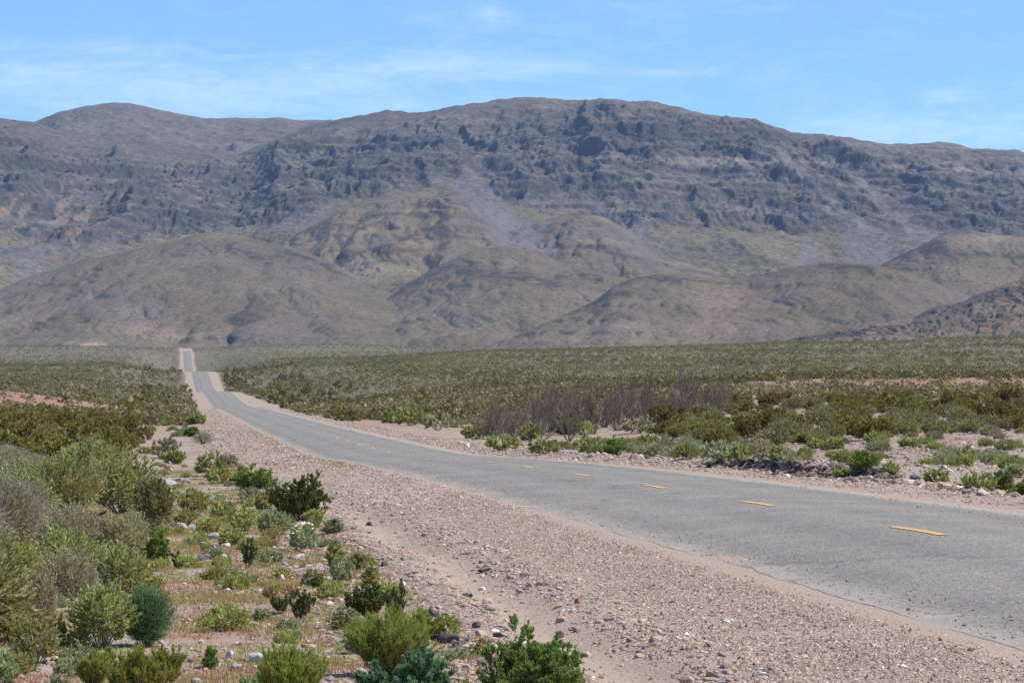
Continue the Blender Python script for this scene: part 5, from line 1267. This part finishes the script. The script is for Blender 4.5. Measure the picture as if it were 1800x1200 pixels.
def stones():
    """single rocks one can point to"""
    rng = np.random.default_rng(21); BV, BF = ico2()
    def rock(px, py, w, h, col, label, group=None, seed=0):
        X, Y = gp(px, py); W = w / F * Y; H = h / F * Y * 1.25
        r = np.random.default_rng(seed + int(px * 3 + py)); d = BV.copy()
        for k in range(11):   # chip flat facets off
            n = unit(r.normal(size=3)); lim = r.uniform(.55, .85); q = d @ n
            d = d - np.outer(np.clip(q - lim, 0, None), n)
        d = d * (1 + .06 * perlin(d[:, 0] * 3 + seed, d[:, 1] * 3 + d[:, 2] * 2, 5)[:, None])
        d = d / np.abs(d).max(0) * np.array([W / 2, W / 2 * r.uniform(.6, .95), H * .5])
        c = np.array(col) * (1 + .25 * perlin(d[:, 0] * 20, d[:, 1] * 20 + d[:, 2] * 13, 9))[:, None]
        me = make_mesh('rock', d, [BF], c, [STONE], False)
        o = add_obj('rock', me, label=label, category='rock', group=group)
        o.location = (X, Y, float(zground(X, Y)) + H * .30); o.rotation_euler = (r.uniform(-.15, .15), r.uniform(-.2, .2), r.uniform(-.5, .5))
    WH = (.60, .56, .50); TN = (.42, .34, .26); GR = (.26, .24, .23); DK = (.085, .078, .075); OR = (.42, .25, .14); RD = (.30, .12, .075); PK = (.46, .36, .30)
    L = [(401, 1107, 30, 19, WH, 'largest white stone with a grey left end on the pebbly ground'),
         (788, 1130, 42, 20, DK, 'long dark flat boulder beside the pale yellow green bush'),
         (760, 1086, 22, 16, DK, 'dark grey blocky stone above the pale yellow green bush'),
         (797, 1134, 12, 12, GR, 'small grey stone leaning on the long dark boulder'),
         (874, 1120, 20, 9, DK, 'flat dark stone behind the vivid green bush'),
         (838, 1104, 18, 14, (.16, .13, .11), 'brown pointed stone in the rubble left of the track'),
         (845, 1118, 22, 12, PK, 'pinkish white stone in the rubble behind the vivid green bush'),
         (986, 1120, 16, 12, DK, 'black stone at the edge of the wheel track'),
         (675, 996, 14, 10, DK, 'black stone at the gravel edge above the upright green clump'),
         (700, 1022, 18, 10, GR, 'blue grey flat stone in the shoulder rubble'),
         (648, 924, 12, 8, DK, 'small dark stone on the upper shoulder edge'),
         (852, 1004, 26, 8, (.20, .17, .15), 'flat dark slab at the rim of the wheel track'),
         (826, 1050, 12, 8, DK, 'small black stone in the wheel track'),
         (904, 1088, 14, 6, DK, 'thin dark stone lying in the sandy wheel track'),
         (862, 1074, 20, 8, GR, 'flat grey stone lying in the sandy wheel track'),
         (1014, 1062, 10, 10, RD, 'small brick red stone in the gravel'),
         (311, 928, 14, 13, WH, 'white stone at the head of the stone row by the dark saltbush'),
         (321, 934, 20, 16, TN, 'tan angular stone at the head of the stone row'),
         (340, 930, 22, 10, (.38, .37, .37), 'blue grey flat stone behind the tan stone'),
         (352, 940, 26, 10, (.50, .47, .44), 'long pale stone in the middle of the stone row'),
         (374, 948, 26, 12, (.40, .37, .36), 'pale flat stone at the right of the stone row'),
         (356, 963, 16, 14, (.30, .27, .26), 'grey stone with a dark front in the stone row'),
         (374, 976, 16, 20, (.36, .34, .35), 'upright bluish stone in the stone row'),
         (360, 985, 24, 12, GR, 'rounded grey stone at the lower end of the stone row'),
         (392, 986, 24, 13, WH, 'white rounded stone at the lower end of the stone row'),
         (386, 974, 18, 10, PK, 'pinkish stone above the white rounded stone'),
         (398, 962, 18, 8, (.50, .47, .42), 'flat pale stone beside the low yellow green mound'),
         (463, 988, 12, 10, WH, 'small white stone right of the upright creosote seedling'),
         (524, 984, 12, 9, WH, 'small white stone below the white flowered brittlebush'),
         (452, 1164, 42, 18, (.50, .47, .43), 'long pale log shaped stone left of the bottom broom'),
         (405, 1160, 16, 17, (.55, .49, .43), 'squarish pale stone left of the long pale stone'),
         (416, 1178, 18, 14, PK, 'pale pinkish stone below the squarish stone'),
         (506, 1166, 26, 15, RD, 'rust red flat stone behind the bottom broom'),
         (522, 1170, 8, 6, WH, 'tiny white stone beside the rust red stone'),
         (345, 1202, 22, 12, (.36, .34, .33), 'grey rounded stone cut by the bottom edge'),
         (57, 1152, 22, 12, OR, 'orange stone at the left bottom beside herbs'),
         (66, 1142, 24, 12, (.50, .44, .36), 'pale slanting stone behind the orange stone'),
         (334, 1164, 16, 7, (.15, .13, .12), 'small dark stone on the red grass at the lower left'),
         (284, 1132, 10, 8, WH, 'white stone at the right foot of the ephedra'),
         (496, 1020, 9, 11, WH, 'small upright white stone below the low yellowish clump'),
         (511, 1017, 10, 6, WH, 'small flat white stone near the upright white stone'),
         (592, 1022, 16, 9, (.20, .18, .17), 'dark stone beside the grey green leafy clump'),
         (666, 1052, 10, 14, DK, 'dark stone behind the tall narrow dark bush'),
         (540, 1130, 10, 7, PK, 'tiny pinkish stone in the red grass'),
         (300, 828, 9, 7, WH, 'white stone on the pale sandy patch left of the far ephedra'),
         (298, 854, 30, 10, (.52, .48, .45), 'pale flat stone left of the soft hazy green bush'),
         (318, 846, 20, 8, (.40, .34, .30), 'tan stone above the pale flat stone'),
         (296, 866, 16, 6, WH, 'flat white stone beside the thicket edge'),
         (370, 880, 14, 9, (.38, .35, .36), 'bluish grey stone among the yellow green herbs'),
         (363, 916, 10, 7, (.44, .42, .40), 'small pale grey stone among the yellow green herbs'),
         (822, 786, 12, 9, WH, 'white block at the far road edge where the bushes start'),
         (1322, 770, 16, 9, WH, 'white stone beside the pebble bar below the creosote belt'),
         (1455, 768, 12, 8, WH, 'white boulder in front of the creosote belt'),
         (1462, 780, 18, 8, (.5, .46, .42), 'pale flat stones below the white boulder'),
         (1758, 790, 26, 10, WH, 'large pale boulder on the right flat before the creosote belt'),
         (1540, 838, 22, 14, (.20, .18, .17), 'dark jagged stone right of the dark green bush across the road'),
         (1528, 846, 14, 10, (.48, .43, .39), 'pale stone below the dark green bush across the road'),
         (1698, 868, 18, 10, (.24, .21, .20), 'grey stone on the right shoulder rubble'),
         (1610, 842, 24, 10, (.22, .19, .18), 'dark broken stone in the rubble above the right shoulder')]
    for i, (px, py, w, h, c, lb) in enumerate(L): rock(px, py, w, h, c, lb, seed=i)

def grasses():
    rng = np.random.default_rng(31)
    def field(name, n, y0, y1, t0, t1, hgt, cols, label, thr, seed, wide=.0045, sp=.35):
        Y = np.exp(rng.uniform(math.log(y0), math.log(y1), n)); t = rng.uniform(t0, t1, n); X = xroad(Y) + t
        px = 900 + F * X / Y; k = (px > -100) & (px < 1900) & (fbm(X / 2.0, Y / 2.6, 3, seed) + rng.uniform(-.1, .1, n) > thr)
        X, Y = X[k], Y[k]; n = len(X)
        nb = 7; X = np.repeat(X, nb) + rng.normal(0, .03, n * nb); Y = np.repeat(Y, nb) + rng.normal(0, .03, n * nb); n *= nb
        p = np.stack([X, Y, zground(X, Y) - .005], 1); d = rng.normal(0, sp, (n, 3)); d[:, 2] = 1; d = unit(d)
        h = hgt * rng.uniform(.4, 1.2, n)[:, None]; s = unit(np.cross(d, rdir(rng, n))) * wide * np.clip(Y / 30, 1, 4)[:, None]
        V = np.stack([p - s, p + s, p + d * h + np.array([0, 0, 0.0])], 1).reshape(-1, 3)
        c = np.array(cols)[rng.integers(0, len(cols), n)] * rng.uniform(.8, 1.2, (n, 1))
        me = make_mesh(name, V, [np.arange(3 * n).reshape(-1, 3)], np.repeat(c, 3, 0), [LEAF])
        add_obj(name, me, kind='stuff', label=label, category='grass')
    field('dry_grass', 70000, 17, 75, -17, -7.3, .045, [(.31, .185, .12), (.36, .24, .155), (.28, .165, .105), (.40, .31, .19)], 'short reddish dry grass between the stones', -.02, 62)
    field('green_grass', 62000, 17, 110, -17, -7.5, .05, [(.25, .28, .085), (.29, .31, .11), (.21, .255, .075), (.33, .32, .15)], 'thin yellow green grass and sprouts', -.06, 602)
    field('verge_weeds', 900, 22, 120, -7.0, -3.7, .03, [(.17, .18, .05), (.22, .20, .07)], 'sparse low weeds in the gravel shoulder', .22, 603)
    field('roadside_grass', 1600, 110, 260, -4.6, -3.5, .05, [(.24, .19, .08), (.20, .18, .07)], 'dry grass strip along the asphalt edge', .0, 604)
    field('verge_sprouts', 3500, 60, 200, 7, 40, .09, [(.17, .20, .075), (.23, .22, .11), (.27, .17, .11)], 'low sprouts on the flat across the road', .05, 605)
SKY_TINT = (0.66, 0.92, 1.32, 1); CLOUD = (6.0, 7.2, 8.7, 1); EXPOSURE = 0.52; DENOISE = False
HAZE_COL = (0.42, 0.66, 1.0, 1); HAZE_D = 2.6e-5

build_ground(); build_road(); build_mountain(); build_hills(); setup_world()
print('terrain', time.time() - T0)
near_plants(); print('near', time.time() - T0)
belts(); scrub(); litter(); right_stones(); strays(); stones(); grasses()
print('script time', time.time() - T0)
